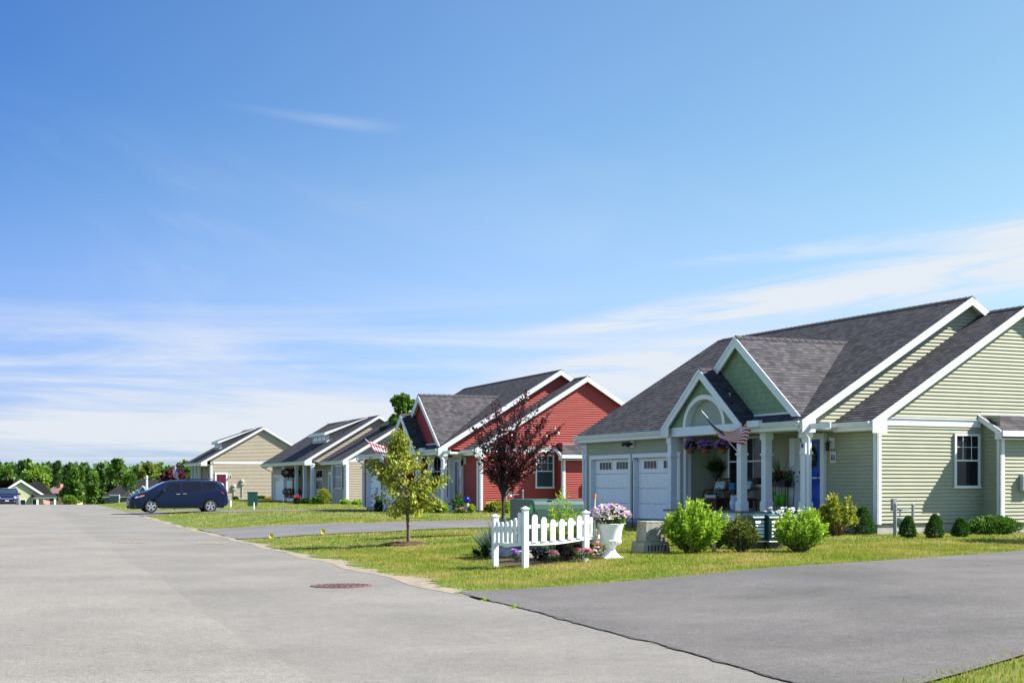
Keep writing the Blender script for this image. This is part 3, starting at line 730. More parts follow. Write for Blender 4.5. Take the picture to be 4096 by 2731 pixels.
    if p['door'] is BLUED: gl.box(1.452, 1.30, dz + 1.25, 1.458, 1.92, dz + 1.9)
    else: gl.box(1.452, 1.33, dz + .25, 1.458, 1.88, dz + 1.9)
    gl.build('pane', GLASS if p['door'] is BLUED else GLASSB, d)
    hd = MB(); hd.tube([(1.45, 1.21, dz + .85), (1.40, 1.21, dz + .87), (1.40, 1.21, dz + 1.08), (1.45, 1.21, dz + 1.10)], .014, 6); hd.build('handle', BLACK, d)
    if p['door'] is BLUED:
        sb = MB(); sb.box(1.447, 1.16, dz + .93, 1.455, 2.04, dz + .97); sb.build('push_bar', WHITE, d)
    for s in p['lamps']: sconce(root, 1.545, s, zp + 1.95)
    # arched entrance gable
    ac, aw, az0, apz = 4.87, 2.29, ze + .0, ze + 1.76; k = (apz - az0)/aw
    m = MB(); Lr = math.hypot(aw, apz - az0)
    for sg in (-1, 1): slope(m, (0, ac + sg*aw, az0 - .012*(sg > 0)), (1, 0, 0), (0, -sg*aw, apz - az0), rect(-.31, .42, 0, Lr))
    m.prism([(ac - aw, az0 - .03), (ac, apz - .03), (ac + aw, az0 - .045), (ac + aw, az0 - .10), (ac, apz - .09), (ac - aw, az0 - .09)], 0, -.29, .42)
    for q in range(3): m.add([(-.31 + q*.24, ac - .14, apz - .07), (-.31 + q*.24, ac, apz + .03), (-.31 + q*.24, ac + .14, apz - .07), (-.06 + q*.24, ac - .14, apz - .08), (-.06 + q*.24, ac, apz + .015), (-.06 + q*.24, ac + .14, apz - .08)], [(0, 1, 4, 3), (1, 2, 5, 4)])
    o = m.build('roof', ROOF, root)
    tm = MB()
    for sg in (-1, 1):
        for hi, lo, th in ((0, .09, .05), (.09, .27, .03)):
            tm.prism([(ac + sg*aw, az0 - hi), (ac, apz - hi), (ac, apz - lo*1.15), (ac + sg*(aw - .02), az0 - lo)], 0, -.33 + (.05 - th), -.28)
        tm.prism([(ac + sg*aw, az0 - .12), (ac, apz - .12), (ac, apz - .14), (ac + sg*aw, az0 - .14)], 0, -.29, -.12)
        tm.prism([(ac + sg*aw, az0 - .02), (ac + sg*(aw - .42), az0 - .02 + .42*k), (ac + sg*(aw - .42), az0 - .26), (ac + sg*aw, az0 - .26)], 0, -.30, -.26)
    tm.build('rake_trim', WHITE, o)
    R_, Hh, zb0 = 1.2, .95, bt + .28
    ga = MB(); N = 28; arch = lambda s: zb0 + Hh*math.sqrt(max(0, 1 - ((s - ac)/R_)**2))
    xs = sorted(set([ac - aw + .25 + (2*aw - .5)*i/40 for i in range(41)] + [ac - R_, ac + R_, ac]))
    for a, b in zip(xs[:-1], xs[1:]):
        za = arch(a) if abs(a - ac) <= R_ else zb0; zb2 = arch(b) if abs(b - ac) <= R_ else zb0
        wall_t(ga, -.12, [(a, za), (b, zb2), (b, max(zb2 + .01, apz - .12 - abs(b - ac)*k)), (a, max(za + .01, apz - .12 - abs(a - ac)*k))], .165, .014, zb0)
    ga.build('gable_wall', shk, root)
    at_ = MB(); pts = [(ac + R_*math.cos(PI*i/N), zb0 + Hh*math.sin(PI*i/N)) for i in range(N + 1)]; pi_ = [(ac + (R_ - .14)*math.cos(PI*i/N), zb0 + (Hh - .14)*math.sin(PI*i/N)) for i in range(N + 1)]
    for i in range(N):
        at_.add([(-.16, *pts[i]), (-.16, *pts[i+1]), (-.16, *pi_[i+1]), (-.16, *pi_[i]), (.08, *pts[i]), (.08, *pts[i+1]), (.08, *pi_[i+1]), (.08, *pi_[i])], [(0, 1, 2, 3), (0, 1, 5, 4), (3, 2, 6, 7)])
    at_.build('arch_trim', WHITE, root)
    pn = MB(); wall_t(pn, .06, rect(ac - R_, ac + R_, zb0 - .02, zb0 + Hh), .108, .012); pn.build('arch_panel', p['panel'], root)
    # big front dormer gable
    dc, dw, dz0, dzp = 3.665, 3.41, ze + .05, ze + 2.65; kd = (dzp - dz0)/dw; Ld = math.hypot(dw, dzp - dz0); tbk = (dzp - ze)/sl_
    m = MB()
    for sg in (-1, 1): slope(m, (0, dc + sg*dw, dz0), (1, 0, 0), (0, -sg*dw, dzp - dz0), [(.2, 0), (.32, 0), (tbk + .1, Ld), (.2, Ld)])
    m.prism([(dc - dw, dz0 - .02), (dc, dzp - .03), (dc + dw, dz0 - .02), (dc + dw, dz0 - .06), (dc, dzp - .09), (dc - dw, dz0 - .06)], 0, .22, .5)
    for q in range(int((tbk - .2)/.25) + 1): m.add([(.2 + q*.25, dc - .14, dzp - .07), (.2 + q*.25, dc, dzp + .035), (.2 + q*.25, dc + .14, dzp - .07), (.47 + q*.25, dc - .14, dzp - .085), (.47 + q*.25, dc, dzp + .02), (.47 + q*.25, dc + .14, dzp - .085)], [(0, 1, 4, 3), (1, 2, 5, 4)])
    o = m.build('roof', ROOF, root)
    tm = MB()
    for sg in (-1, 1):
        for hi, lo, th in ((0, .09, .05), (.09, .28, .03)):
            tm.prism([(dc + sg*dw, dz0 - hi), (dc, dzp - hi), (dc, dzp - lo*1.15), (dc + sg*(dw - .04), dz0 - lo)], 0, .17 + (.05 - th), .22)
        tm.prism([(dc + sg*dw, dz0 - .12), (dc, dzp - .12), (dc, dzp - .14), (dc + sg*dw, dz0 - .14)], 0, .21, .4)
    zb3 = ze + .4*sl_; tm.box(.36, dc - dw + .5, zb3 - .03, .40, dc + dw - 2.4, zb3 + .03); tm.build('rake_trim', WHITE, o)
    gd = MB(); wall_t(gd, .4, [(dc - dw + .2, zb3 - .1), (dc + dw - .2, zb3 - .1), (dc, dzp - .13)], .165, .014, zb3); gd.build('gable_wall', shk, root)
    if p.get('lid', True):
        g = MB(); g.box(-.14, 1.95, ze - .13, .03, 2.55, ze + .07); bev(g.build('splash_guard', WHITE, root), .02)
    # downspouts
    downspout(root, [(-.05, L + .08, ze - .13), (-.05, L + .06, ze - .28), (.27, L + .02, ze - .5), (.27, L + .02, zg + .05)])
    downspout(root, [(-.04, .22, ze - .12), (-.03, .22, ze - .22), (.2, .16, ze - .42), (.3, .14, ze - .5), (.3, .14, zp - .3)])
    if p.get('ds3'): downspout(root, [(1.2, -1.36, wz - .12), (1.22, -1.34, wz - .2), (1.46, -1.2, wz - .42), (1.46, -1.2, zs)])
    return root

GH = bungalow(FG, 'sage green bungalow with white trim, arched entry gable and two white garage doors', 'house', 3.36, .5, .43, .80, GREENS, GSHAKE, .2,
              dict(L=13.7, door=BLUED, lamps=(.72,), panel=pm('grey_green_panel', (.30, .33, .27), .6, .05, 2)))
RH = bungalow(FR, 'barn red bungalow with white trim and charcoal roof behind the young tree', 'house', 3.25, .48, .43, .76, REDS, REDSH, .3,
              dict(L=13.9, door=WHITE, lamps=(.72, 2.42), panel=pm('taupe_panel', (.25, .235, .21), .6, .05, 2), pane=GLASSB, carriage=True, ds3=True))
# floodlight, number, vents on the green house
fl = MB(); fl.box(.30, 10.05, 2.86, .345, 10.25, 3.16)
o = fl.build('floodlight', WHITE, GH); fm = MB(); fm.tube([(.30, 10.15, 2.96), (.14, 10.10, 2.98), (.05, 9.98, 2.93)], [.04, .05, .075], 10); fm.tube([(.30, 10.15, 2.97), (.16, 10.25, 2.99), (.09, 10.42, 2.96)], [.04, .05, .07], 10); fm.build('lamp_head', BLACK, o)
mt = lambda t, s, z: Matrix.Translation((t, s, z)) @ Matrix(((0, 0, -1, 0), (-1, 0, 0, 0), (0, 1, 0, 0), (0, 0, 0, 1)))
place_text('house_number', '5', .18, BLACK, GH, mt(.274, .455, 2.79)); place_text('house_number', '8', .18, BLACK, GH, mt(.274, .385, 2.65))
def meter_box(root, t, s, z, name='electric_meter'):
    m = MB(); m.box(t - .17, s - .16, z - .26, t + .17, s - .015, z + .26); m.lathe([(.11, 0), (.10, -.08), (.04, -.10)], (t, s - .16, z + .08), 14, 1)
    m.tube([(t, s - .08, z - .26), (t, s - .08, .2)], .03, 8); return bev(m.build(name, GREYP, root), .012)
def louvre_box(root, t, s, z, name='vent_box'):
    m = MB(); m.box(t - .20, s - .16, z - .22, t + .20, s - .012, z + .24)
    for k in range(4): m.box(t - .15, s - .18, z - .16 + k*.1, t + .12, s - .155, z - .11 + k*.1)
    return bev(m.build(name, GREYP, root), .012)
louvre_box(GH, 6.15, -1.93, 1.62); louvre_box(RH, 6.6, -1.93, 1.6)

def shed_house(F, label, ze, zs, zg, zp, P):
    root = thing('house', (F.O[0], F.O[1], 0), label, 'house', F.th)
    L, tr, hr = P['L'], 6.1, P['hr']; sl_ = hr/tr
    gable_roof(root, 0, L, 0, tr, ze, ze + hr, tw=.8, pork=.8 if P.get('bigpork') else .6)
    W = MB(); gt = P['gt']; pw = P['pw']
    if P.get('wing'):
        a = P['wing']; wz = ze - .05; wt = 1.25; wr = 6.7
        gable_roof(root, -a - .2, .3, wt, wr, wz, wz + (wr - wt)*sl_, left=False, wall_off=.2, tw=.3)
        wall_s(W, -a, [(1.56, zs), (11.9, zs), (11.9, wz + .1), (wr, wz + (wr - wt)*sl_ - .13), (1.56, wz + .08)], .125, .035)
        wall_t(W, 1.56, rect(-a, P['wl'], zs, ze - .25)); wall_s(W, .3, [(.5, ze - .05), (11.7, ze - .05), (tr, ze + hr - .12), (.5, ze + .15)], .125, .035)
        c = MB(); c.box(1.52, -a - .04, zs, 1.60, -a + .14, wz - .2); c.box(1.52, -a - .04, zs, 1.75, -a + .01, wz - .2); c.build('corner_board', WHITE, root); c = MB(); c.box(1.53, P['wl'] - .16, zs, 1.60, P['wl'] + .02, wz - .15)
        c.build('corner_board', WHITE, root)
        c = MB(); c.box(1.7, -a - .045, wz - .14, 9, -a, wz + .06); c.prism([(1.8, wz + .06), (2.9, wz + .06), (2.9, wz + .35)], 1, -a - .03, -a); c.build('belt_board', WHITE, root)
        wall_t(W, pw, rect(P['wl'], P['gs'], zp, ze - .25))
    else:
        wall_s(W, .25, [(gt, zs), (11.4, zs), (11.4, ze + .1), (tr, ze + hr - .14), (gt, ze + .3)], .135, .04)
        c = MB(); c.box(gt + .3, .2, ze - .14, 11.4, .25, ze + .10); c.build('belt_board', WHITE, root)
        c = MB(); c.box(gt - .04, .2, zs, gt + .05, .4, ze - .3); c.box(gt - .04, .2, zs, gt + .2, .25, ze - .3); c.build('corner_board', WHITE, root)
        wall_t(W, pw, rect(.25, L - .3, zp, ze - .25))
    if P.get('gs') is not None:
        gs = P['gs']; wall_s(W, gs, rect(gt, pw + .1, zs, ze - .25))
        for a, b in ((gs, P['g'][0][0]), (P['g'][0][1], P['g'][1][0]), (P['g'][1][1], L - .1)): wall_t(W, gt, rect(a, b, zs, ze - .25))
        for a, b in P['g']:
            wall_t(W, gt, rect(a, b, zg + 2.1, ze - .25)); q = (b - a)
            c = MB(); c.box(gt - .03, a - .13, zg, gt + .14, a, zg + 2.24); c.box(gt - .03, b, zg, gt + .14, b + .13, zg + 2.24); c.box(gt - .03, a, zg + 2.1, gt + .14, b, zg + 2.24); c.build('door_frame', WHITE, root)
            garage_door(root, gt + .12, a + .005, b - .005, zg + .01, zg + 2.09, [(a + q*.12, a + q*.4), (a + q*.6, a + q*.88)], 2)
    W.box(11.35, 0, 0, 11.4, L - .3, ze); W.box(gt + .1, L - .34, 0, 11.4, L - .3, ze); W.add([(gt, L - .32, ze), (11.4, L - .32, ze), (tr, L - .32, ze + hr - .1)], [(0, 1, 2)])
    W.build('wall', TANS, root)
    fo = MB(); fo.box(gt + .05, .3 if not P.get('wing') else -P['wing'] + .04, 0, 11.3, L - .4, zs); fo.box(1.62, -P.get('wing', 0) + .04, 0, 11, .3, zs); fo.build('foundation', CONC, root)
    # shed dormer
    d0, d1, dt, dz1 = P['dorm']; zr = ze + hr; zb = ze + dt*sl_
    e0 = dt - .28; kz = (zr - dz1)/(tr - dt)
    m = MB(); ez = dz1 - .28*kz + .1; Ls = math.hypot(tr - e0, zr + .02 - ez)
    slope(m, (e0, 0, ez), (0, 1, 0), (tr - e0, 0, zr + .02 - ez), rect(d0 - .35, d1 + .35, 0, Ls)); m.prism([(e0, ez - .03), (tr, zr - .03), (tr, zr - .12), (e0, ez - .12)], 1, d0 - .33, d1 + .33)
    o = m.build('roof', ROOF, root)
    tm = MB()
    for s in (d0 - .37, d1 + .33): t2 = MB(); t2.prism([(e0, ez), (tr - .1, zr), (tr - .1, zr - .05), (e0, ez - .24)], 1, s, s + .04); t2.build('rake_trim', WHITE, o)
    tm.box(e0 - .04, d0 - .36, ez - .22, e0, d1 + .36, ez); tm.box(e0, d0 - .3, ez - .24, dt, d1 + .3, ez - .22); tm.build('fascia', WHITE, o)
    dw = MB(); wall_t(dw, dt, rect(d0, d1, zb - .1, dz1)); wall_s(dw, d0, [(dt, zb), (dt + (dz1 - zb)/(sl_ - kz), dz1 + (dz1 - zb)/(sl_ - kz)*kz), (dt, dz1 + .02)]); dw.build('dormer_wall', TANS, root)
    c = MB(); c.box(dt - .03, d0 - .03, zb, dt + .18, d0 + .16, dz1); c.box(dt - .03, d1 - .12, zb, dt + .05, d1 + .02, dz1); c.box(dt - .02, d0 - .02, zb - .02, dt + .02, d1, zb + .06); c.build('dormer_trim', WHITE, root)
    n = P['dw']
    for i in range(n):
        a = d0 + .3 + (d1 - d0 - .5)*i/n; b = d0 + .3 + (d1 - d0 - .5)*(i + 1)/n - .08
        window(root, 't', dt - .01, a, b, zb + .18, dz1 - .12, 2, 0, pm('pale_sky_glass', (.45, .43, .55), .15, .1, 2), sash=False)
    # porch posts, floor
    fl = MB(); fl.box(.55, P['porch'][0], zp - .06, pw, P['porch'][1], zp); fl.build('porch_floor', WOODF, root)
    sk = MB(); sk.box(.5, P['porch'][0], zp - .32, .56, P['porch'][1], zp - .04); sk.build('porch_skirt', WHITE, root)
    be = MB(); be.box(.5, P['porch'][0], ze - .30, .85, P['porch'][1], ze - .18); be.box(.4, P['porch'][0], ze - .235, pw, P['porch'][1], ze - .22); be.build('porch_beam', WHITE, root)
    for s in P['posts']: column(root, .7, s, zp, ze - .3, .26)
    for a, b in P.get('wins', ()): window(root, 't', pw - .01, a, b, zp + .7, zp + 2.3, 2, 0)
    return root
CH = shed_house(FC, 'tan house with charcoal roof, shed dormer and white porch posts beyond the red house', 3.57, .3, .33, .62,
    dict(L=17, hr=3.68, gt=1.0, pw=1.9, wing=6.9, wl=-2.6, gs=8.6, g=((9.0, 11.5), (12.1, 16.2)), dorm=(3.4, 8.2, 2.65, 5.95), dw=3, porch=(.1, 8.6), posts=(10.4, 5.9, 2.9, .25), wins=((1.6, 3.9),)))
dr = MB(); dr.box(1.82, -1.3, .62, 1.9, -.35, 2.7); d = dr.build('door', WHITE, CH); q = MB(); q.box(1.815, -1.1, .9, 1.822, -.55, 2.5); q.build('pane', GLASSB, d)
window(CH, 't', 1.545, -5.85, -3.75, 1.40, 3.15, 2, 0)
for a in (-6.3, -3.65):
    m = MB(); m.box(1.50, a, 1.38, 1.55, a + .4, 3.15); m.build('shutter', MAROON, CH)
downspout(CH, [(1.2, -7.0, 3.4), (1.22, -6.98, 3.3), (1.46, -6.75, 3.0), (1.46, -6.75, .3)])
downspout(CH, [(-.04, 17.0, 3.42), (.1, 17, 3.3), (.95, 16.95, 2.85), (.95, 16.95, .4)])
DH = shed_house(FD, 'tan house with maroon side door farthest along the row', 3.9, .45, .4, .7,
    dict(L=10, hr=3.5, gt=.95, pw=1.7, dorm=(3.3, 6.0, 2.45, 6.05), dw=2, porch=(.6, 9.8), posts=(9.2, 7.0, 5.0), wins=((2.0, 3.2), (4.2, 5.4))))
dr = MB(); dr.box(1.56, .16, .5, 2.45, .235, 2.74); d = dr.build('door', MAROON, DH)
fr_ = MB(); fr_.box(1.38, .17, .5, 1.56, .24, 2.76); fr_.box(2.45, .17, .5, 2.62, .24, 2.76); fr_.box(1.36, .165, 2.75, 2.64, .24, 2.93); fr_.build('frame', WHITE, d)
sconce(DH, 2.85, .24, 2.62, 's'); meter_box(DH, 3.25, .25, 1.5); meter_box(DH, 4.05, .25, 2.0)
vp = MB(); vp.lathe([(.09, 0), (.09, .5), (.12, .5), (.12, .62)], (7.3, 3.2, 6.4), 10); vp.build('vent_pipe', GREYM, DH)

# ---------------------------------------------------------------- helpers for placing small things
def st_from(F, fx, t):
    k = (fx - CXP)/FPX; q = F.O + t*F.v; return float((k*q[1] - q[0])/(F.u[0] - k*F.u[1]))
def z_from(F, fy, s, t):
    q = F.O + s*F.u + t*F.v; return CAMZ - (fy - HOR)*q[1]/FPX
def G3(fx, fy): x, y = at(fx, fy); return (x, y, hz(x, y))

# foliage materials
LIME = leafm('lime_leaves', [(.13, .25, .012), (.22, .37, .02), (.31, .46, .035), (.40, .50, .06)], .4)
MIDG = leafm('mid_green_leaves', [(.03, .085, .010), (.06, .14, .014), (.10, .20, .02)], .35)
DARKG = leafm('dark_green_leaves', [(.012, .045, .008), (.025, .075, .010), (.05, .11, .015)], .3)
OLIVEG = leafm('bronze_green_leaves', [(.04, .055, .010), (.08, .11, .014), (.14, .17, .02), (.20, .16, .03)], .35)
YELG = leafm('yellow_green_leaves', [(.16, .21, .015), (.26, .30, .025), (.36, .36, .04)], .4)
GOLD = leafm('gold_leaves', [(.30, .22, .02), (.45, .30, .03), (.50, .40, .06), (.45, .18, .02)], .4)
YOUNG = leafm('young_tree_leaves', [(.15, .19, .015), (.28, .33, .03), (.38, .40, .05), (.44, .37, .07)], .42)
PLUM = leafm('purple_plum_leaves', [(.022, .006, .009), (.055, .013, .018), (.10, .026, .034), (.16, .06, .065)], .35, .32, .5)
PURP = leafm('purple_tree_leaves', [(.06, .012, .018), (.11, .02, .03), (.17, .05, .06)], .3)
BOXG = leafm('boxwood_leaves', [(.015, .060, .008), (.035, .11, .012), (.075, .17, .02)], .3)
PETPW = leafm('petunia_petals', [(.78, .70, .70), (.80, .76, .76), (.75, .42, .45), (.78, .70, .74), (.20, .04, .40)], .3)
PETPU = leafm('purple_petals', [(.30, .08, .52), (.48, .22, .66), (.62, .38, .74)], .3)
PETPK = leafm('pink_petals', [(.70, .22, .30), (.78, .45, .52), (.72, .10, .16)], .3)
PETR = leafm('red_petals', [(.45, .01, .02), (.60, .03, .04)], .3)
PETW = leafm('white_petals', [(.72, .74, .66), (.8, .8, .74)], .3)
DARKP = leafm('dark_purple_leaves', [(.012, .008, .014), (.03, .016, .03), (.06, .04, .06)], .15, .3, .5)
STRAW = leafm('straw_blades', [(.28, .20, .10), (.40, .30, .16)], .3)
FARG = leafm('far_green_leaves', [(.075, .15, .02), (.11, .21, .025), (.16, .27, .035)], .3)
FARD = leafm('far_dark_leaves', [(.04, .095, .022), (.065, .135, .028), (.095, .175, .034)], .25)
FARL = leafm('far_lime_leaves', [(.11, .21, .02), (.17, .28, .028), (.23, .34, .04)], .35)
FARY = leafm('far_olive_leaves', [(.14, .19, .025), (.21, .25, .035), (.27, .30, .05)], .35)
BGRASS = leafm('blue_grey_blades', [(.07, .12, .09), (.13, .19, .15)], .3)

def shoots(name, base, h, rad, n, per, lsize, mat, label, cat, stemmat=BARK, group=None, spread=.9, start=.25, width=.45, up=.7, seed=1, part='foliage', parent=None):
    """a shrub of upright shoots carrying leaves"""
    g = np.random.default_rng(seed)
    root = parent or thing(name, base, label, cat, 0, group)
    a = g.uniform(0, 2*PI, n); e = np.sqrt(g.uniform(0, 1, n)); hh = h*(1 - .45*e**2)*g.uniform(.6, 1.1, n)
    tip = np.stack([np.cos(a)*e*rad, np.sin(a)*e*rad, hh], -1)
    b0 = np.stack([np.cos(a)*e*rad*.18, np.sin(a)*e*rad*.18, np.zeros(n)], -1)
    mid = (b0 + tip)/2 + np.stack([np.cos(a)*e*rad*.22, np.sin(a)*e*rad*.22, np.zeros(n)], -1)*spread
    st = MB()
    for i in range(0, n, max(1, n//26)): st.tube([b0[i], mid[i], tip[i]*.97], [.012*h, .008*h, .003*h], 5)
    st.build('stem', stemmat, root)
    t = start + (1 - start)*np.sqrt(g.uniform(0, 1, n*per)); i = np.repeat(np.arange(n), per)
    C = ((1 - t)**2)[:, None]*b0[i] + (2*t*(1 - t))[:, None]*mid[i] + (t**2)[:, None]*tip[i]
    d = (tip[i] - mid[i]); d /= np.linalg.norm(d, axis=1, keepdims=True)
    C += g.normal(size=C.shape)*lsize*.25
    D = d*up + sph(n*per)*(1 - up*.4)
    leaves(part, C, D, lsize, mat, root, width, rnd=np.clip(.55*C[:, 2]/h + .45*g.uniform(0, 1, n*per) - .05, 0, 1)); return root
def mound(name, base, h, rad, n, lsize, mat, label, cat, cone=0., group=None, seed=1, width=.55, shell=.5, parent=None, part='foliage', zoff=0.):
    """dense clipped shrub: leaves through an ellipsoid or cone volume, most near the outside"""
    g = np.random.default_rng(seed); root = parent or thing(name, base, label, cat, 0, group)
    z = g.uniform(0, 1, n); r = (1 - cone)*np.sqrt(np.clip(1 - (2*z - .85)**2/1.35, .02, 1)) + cone*(np.minimum(1, z/.22)**.5*(1 - z)**.7*1.08 + .02)
    a = g.uniform(0, 2*PI, n); lump = 1 + .14*np.sin(3*a + 5*z + seed) + .10*np.sin(7*a - 9*z + 2*seed)
    rr = r*rad*lump*(shell + (1 - shell)*g.uniform(0, 1, n))*np.where(g.uniform(0, 1, n) < .08, 1.12, 1)
    C = np.stack([np.cos(a)*rr, np.sin(a)*rr, z*h + zoff], -1)
    D = np.stack([np.cos(a), np.sin(a), .9 + 0*a], -1) + .8*sph(n)
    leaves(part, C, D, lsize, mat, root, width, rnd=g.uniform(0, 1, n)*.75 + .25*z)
    st = MB(); st.tube([(0, 0, -.05), (0, 0, h*.75 + zoff)], [.05*h, .01*h], 6); st.build('stem', BARK, root); return root
def blossoms(name, C, size, mat, parent, k=4, seed=1):
    g = np.random.default_rng(seed); n = len(C); i = np.repeat(np.arange(n), k)
    P = np.asarray(C)[i]; a = np.tile(np.arange(k)*2*PI/k, n) + np.repeat(g.uniform(0, 6, n), k)
    D = np.stack([np.cos(a), np.sin(a), .35 + 0*a], -1); rot = np.repeat(sph(n)*.5, k, 0)
    return leaves(name, P, D + rot, size, mat, parent, 1.0, .2, rnd=np.repeat(g.uniform(0, 1, n), k))
def wisps(name, base, h, rad, n, mat, label=None, cat=None, parent=None, seed=1, w=.018, part='blade'):
    g = np.random.default_rng(seed); root = parent or thing(name, base, label, cat)
    a = g.uniform(0, 2*PI, n); e = g.uniform(.1, 1, n); D = np.stack([np.cos(a)*e*rad/h, np.sin(a)*e*rad/h, 1 - .4*e], -1)
    C = np.stack([np.cos(a)*e*rad*.15, np.sin(a)*e*rad*.15, 0*a], -1)
    if parent is not None: C = C + np.asarray(base)
    leaves(part, C, D, h*g.uniform(.5, 1, n), mat, root, w, .1); return root

# ---------------------------------------------------------------- trees
def far_tree(fx, ftop, hw, Y, mat, label, seed, kind='round', zb=None, gaps=0., group='trees beyond the end of the street', name='tree', n=2400, trunkvis=.12, leaf=None):
    g = np.random.default_rng(seed); X = (fx - CXP)/FPX*Y; b = hz(X, Y) if zb is None else zb
    top = CAMZ - (ftop - HOR)*Y/FPX; h = top - b; r = hw*Y/FPX
    root = thing(name, (X, Y, b), label, 'tree', 0, group)
    tr = MB(); pts = [(0, 0, -.3), (g.normal()*.02*h, 0, h*.3), (g.normal()*.03*h, g.normal()*.02*h, h*.88)]; tr.tube(pts, [.022*h + .04, .016*h + .03, .008], 7)
    nc = 34 if kind != 'pine' else 46
    if kind == 'round':
        v = sph(nc)*(g.uniform(.45, 1, (nc, 1))**.6); cc = v*np.array([r, r, h*(1 - trunkvis)*.46]) + np.array([0, 0, h*(trunkvis + (1 - trunkvis)*.52)]); cr = np.full(nc, .36*min(r, h*.4))*g.uniform(.6, 1.15, nc)
    elif kind == 'pine':
        z = g.uniform(trunkvis, 1, nc); rr = r*np.minimum(1, (1 - z)*1.5 + .10)*g.uniform(.2, 1, nc); a = g.uniform(0, 2*PI, nc)
        cc = np.stack([np.cos(a)*rr, np.sin(a)*rr, z*h*.97], -1); cr = np.full(nc, .24*r)*g.uniform(.6, 1.2, nc)*(1.15 - .6*z) + .12
    else:                                               # airy: upright limbs with separate tufts
        a = g.uniform(0, 2*PI, nc); z = g.uniform(trunkvis, 1, nc); rr = r*np.sqrt(np.clip(1 - (2*z - 1.05)**2, .05, 1))*g.uniform(.3, 1, nc)
        cc = np.stack([np.cos(a)*rr, np.sin(a)*rr, z*h*.97], -1); cr = np.full(nc, .19*r)*g.uniform(.6, 1.2, nc)
    for q in cc[::3]: tr.tube([(0, 0, max(.15*h, q[2]*.55)), tuple(q*np.array([.55, .55, .85])), tuple(q)], [.009*h, .006*h, .002*h], 4, False)
    tr.build('trunk', BARK, root)
    i = g.integers(0, nc, n); sh = sph(n)*(g.uniform(.35, 1, (n, 1))); flat = np.array([1, 1, .55 if kind == 'pine' else .8])
    C = cc[i] + sh*cr[i][:, None]*flat; C[:, 2] = np.maximum(C[:, 2], h*trunkvis*.6)
    D = sh + .5*sph(n); tone = g.uniform(0, 1, nc)
    ls = leaf or max(.16*r, .0022*Y*1.0)
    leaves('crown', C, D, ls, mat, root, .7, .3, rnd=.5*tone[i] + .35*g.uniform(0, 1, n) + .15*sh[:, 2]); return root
TT = [
 (-12, 1842, 24, 330, FARD, 'pine', 'dark pine tree cut off by the left edge behind the dark roof'),
 (33, 1856, 42, 300, FARG, 'round', 'broad green tree right above the dark roof at far left'),
 (88, 1846, 24, 345, FARD, 'pine', 'dark pointed pine between the broad green tree and the twin-tipped pine'),
 (110, 1837, 30, 352, FARD, 'pine', 'tallest twin-tipped dark pine left of the bright green tree'),
 (141, 1853, 46, 265, FARL, 'round', 'big bright green tree next to the tan two-storey house'),
 (188, 1849, 24, 335, FARG, 'round', 'rounded mid green treetop left of the bushy dark pine'),
 (229, 1846, 26, 330, FARD, 'pine', 'bushy dark pine with pointed top above the two-storey house'),
 (272, 1860, 26, 365, FARD, 'pine', 'distant small dark pine on the low part of the treeline'),
 (296, 1876, 48, 245, FARG, 'pine', 'wide dark spreading pine with a bare trunk by the two-storey house'),
 (322, 1866, 22, 345, FARG, 'pine', 'slim green pine right of the wide spreading pine'),
 (346, 1862, 20, 350, FARD, 'pine', 'thin dark pine peak in the middle of the treeline'),
 (368, 1872, 22, 320, FARG, 'round', 'rounded green tree just left of the tall dark pine'),
 (378, 1894, 36, 330, FARD, 'round', 'low dark tree at the left corner of the grey roofed house'),
 (404, 1857, 30, 330, FARD, 'pine', 'tall dark pine left of the airy light tree'),
 (438, 1872, 32, 335, FARG, 'round', 'mid green tree under the airy light tree'),
 (470, 1834, 38, 332, FARG, 'airy', 'airy light green tree with open branches standing above the treeline'),
 (522, 1878, 30, 340, FARG, 'round', 'flat green treetop behind the staked sapling'),
 (548, 1868, 24, 350, FARD, 'pine', 'small dark pine left of the yellowish rounded tree'),
 (586, 1860, 22, 330, FARD, 'pine', 'dark pine peeping over the left of the yellowish rounded tree'),
 (612, 1853, 54, 330, FARY, 'round', 'large yellowish rounded tree above the grey roof and minivan'),
 (634, 1848, 24, 345, FARG, 'round', 'green treetop just behind the yellowish rounded tree'),
 (672, 1860, 30, 330, FARG, 'round', 'green tree between the yellowish tree and the purple tree'),
 (735, 1843, 38, 330, FARG, 'round', 'green tree behind the purple tree at the end of the last house'),
]
for i, (x, tp, hw, Y, m, k, lb) in enumerate(TT): far_tree(x, tp, hw, Y, m, lb, 100 + i, k, trunkvis=.22 if 'bare trunk' in lb else .04, n=3000 if hw > 40 else 2000)
far_tree(698, 1860, 46, 168, PURP, 'purple leaved tree behind the dark blue minivan', 201, 'round', group=None, name='purple_tree', n=3200)
far_tree(632, 1897, 32, 318, FARL, 'low lime green tree beside the white lamp post', 202, 'round', group=None, n=2200, trunkvis=.02)
far_tree(1604, 1570, 100, 112, FARG, 'tall green tree rising behind the red house', 203, 'airy', group=None, n=11000, leaf=.24)
far_tree(4640, 1496, 285, 34.6, FARG, 'shade tree just outside the right edge whose shadow lies on the lawn', 205, 'round', group=None, n=5000, leaf=.2, trunkvis=.3)
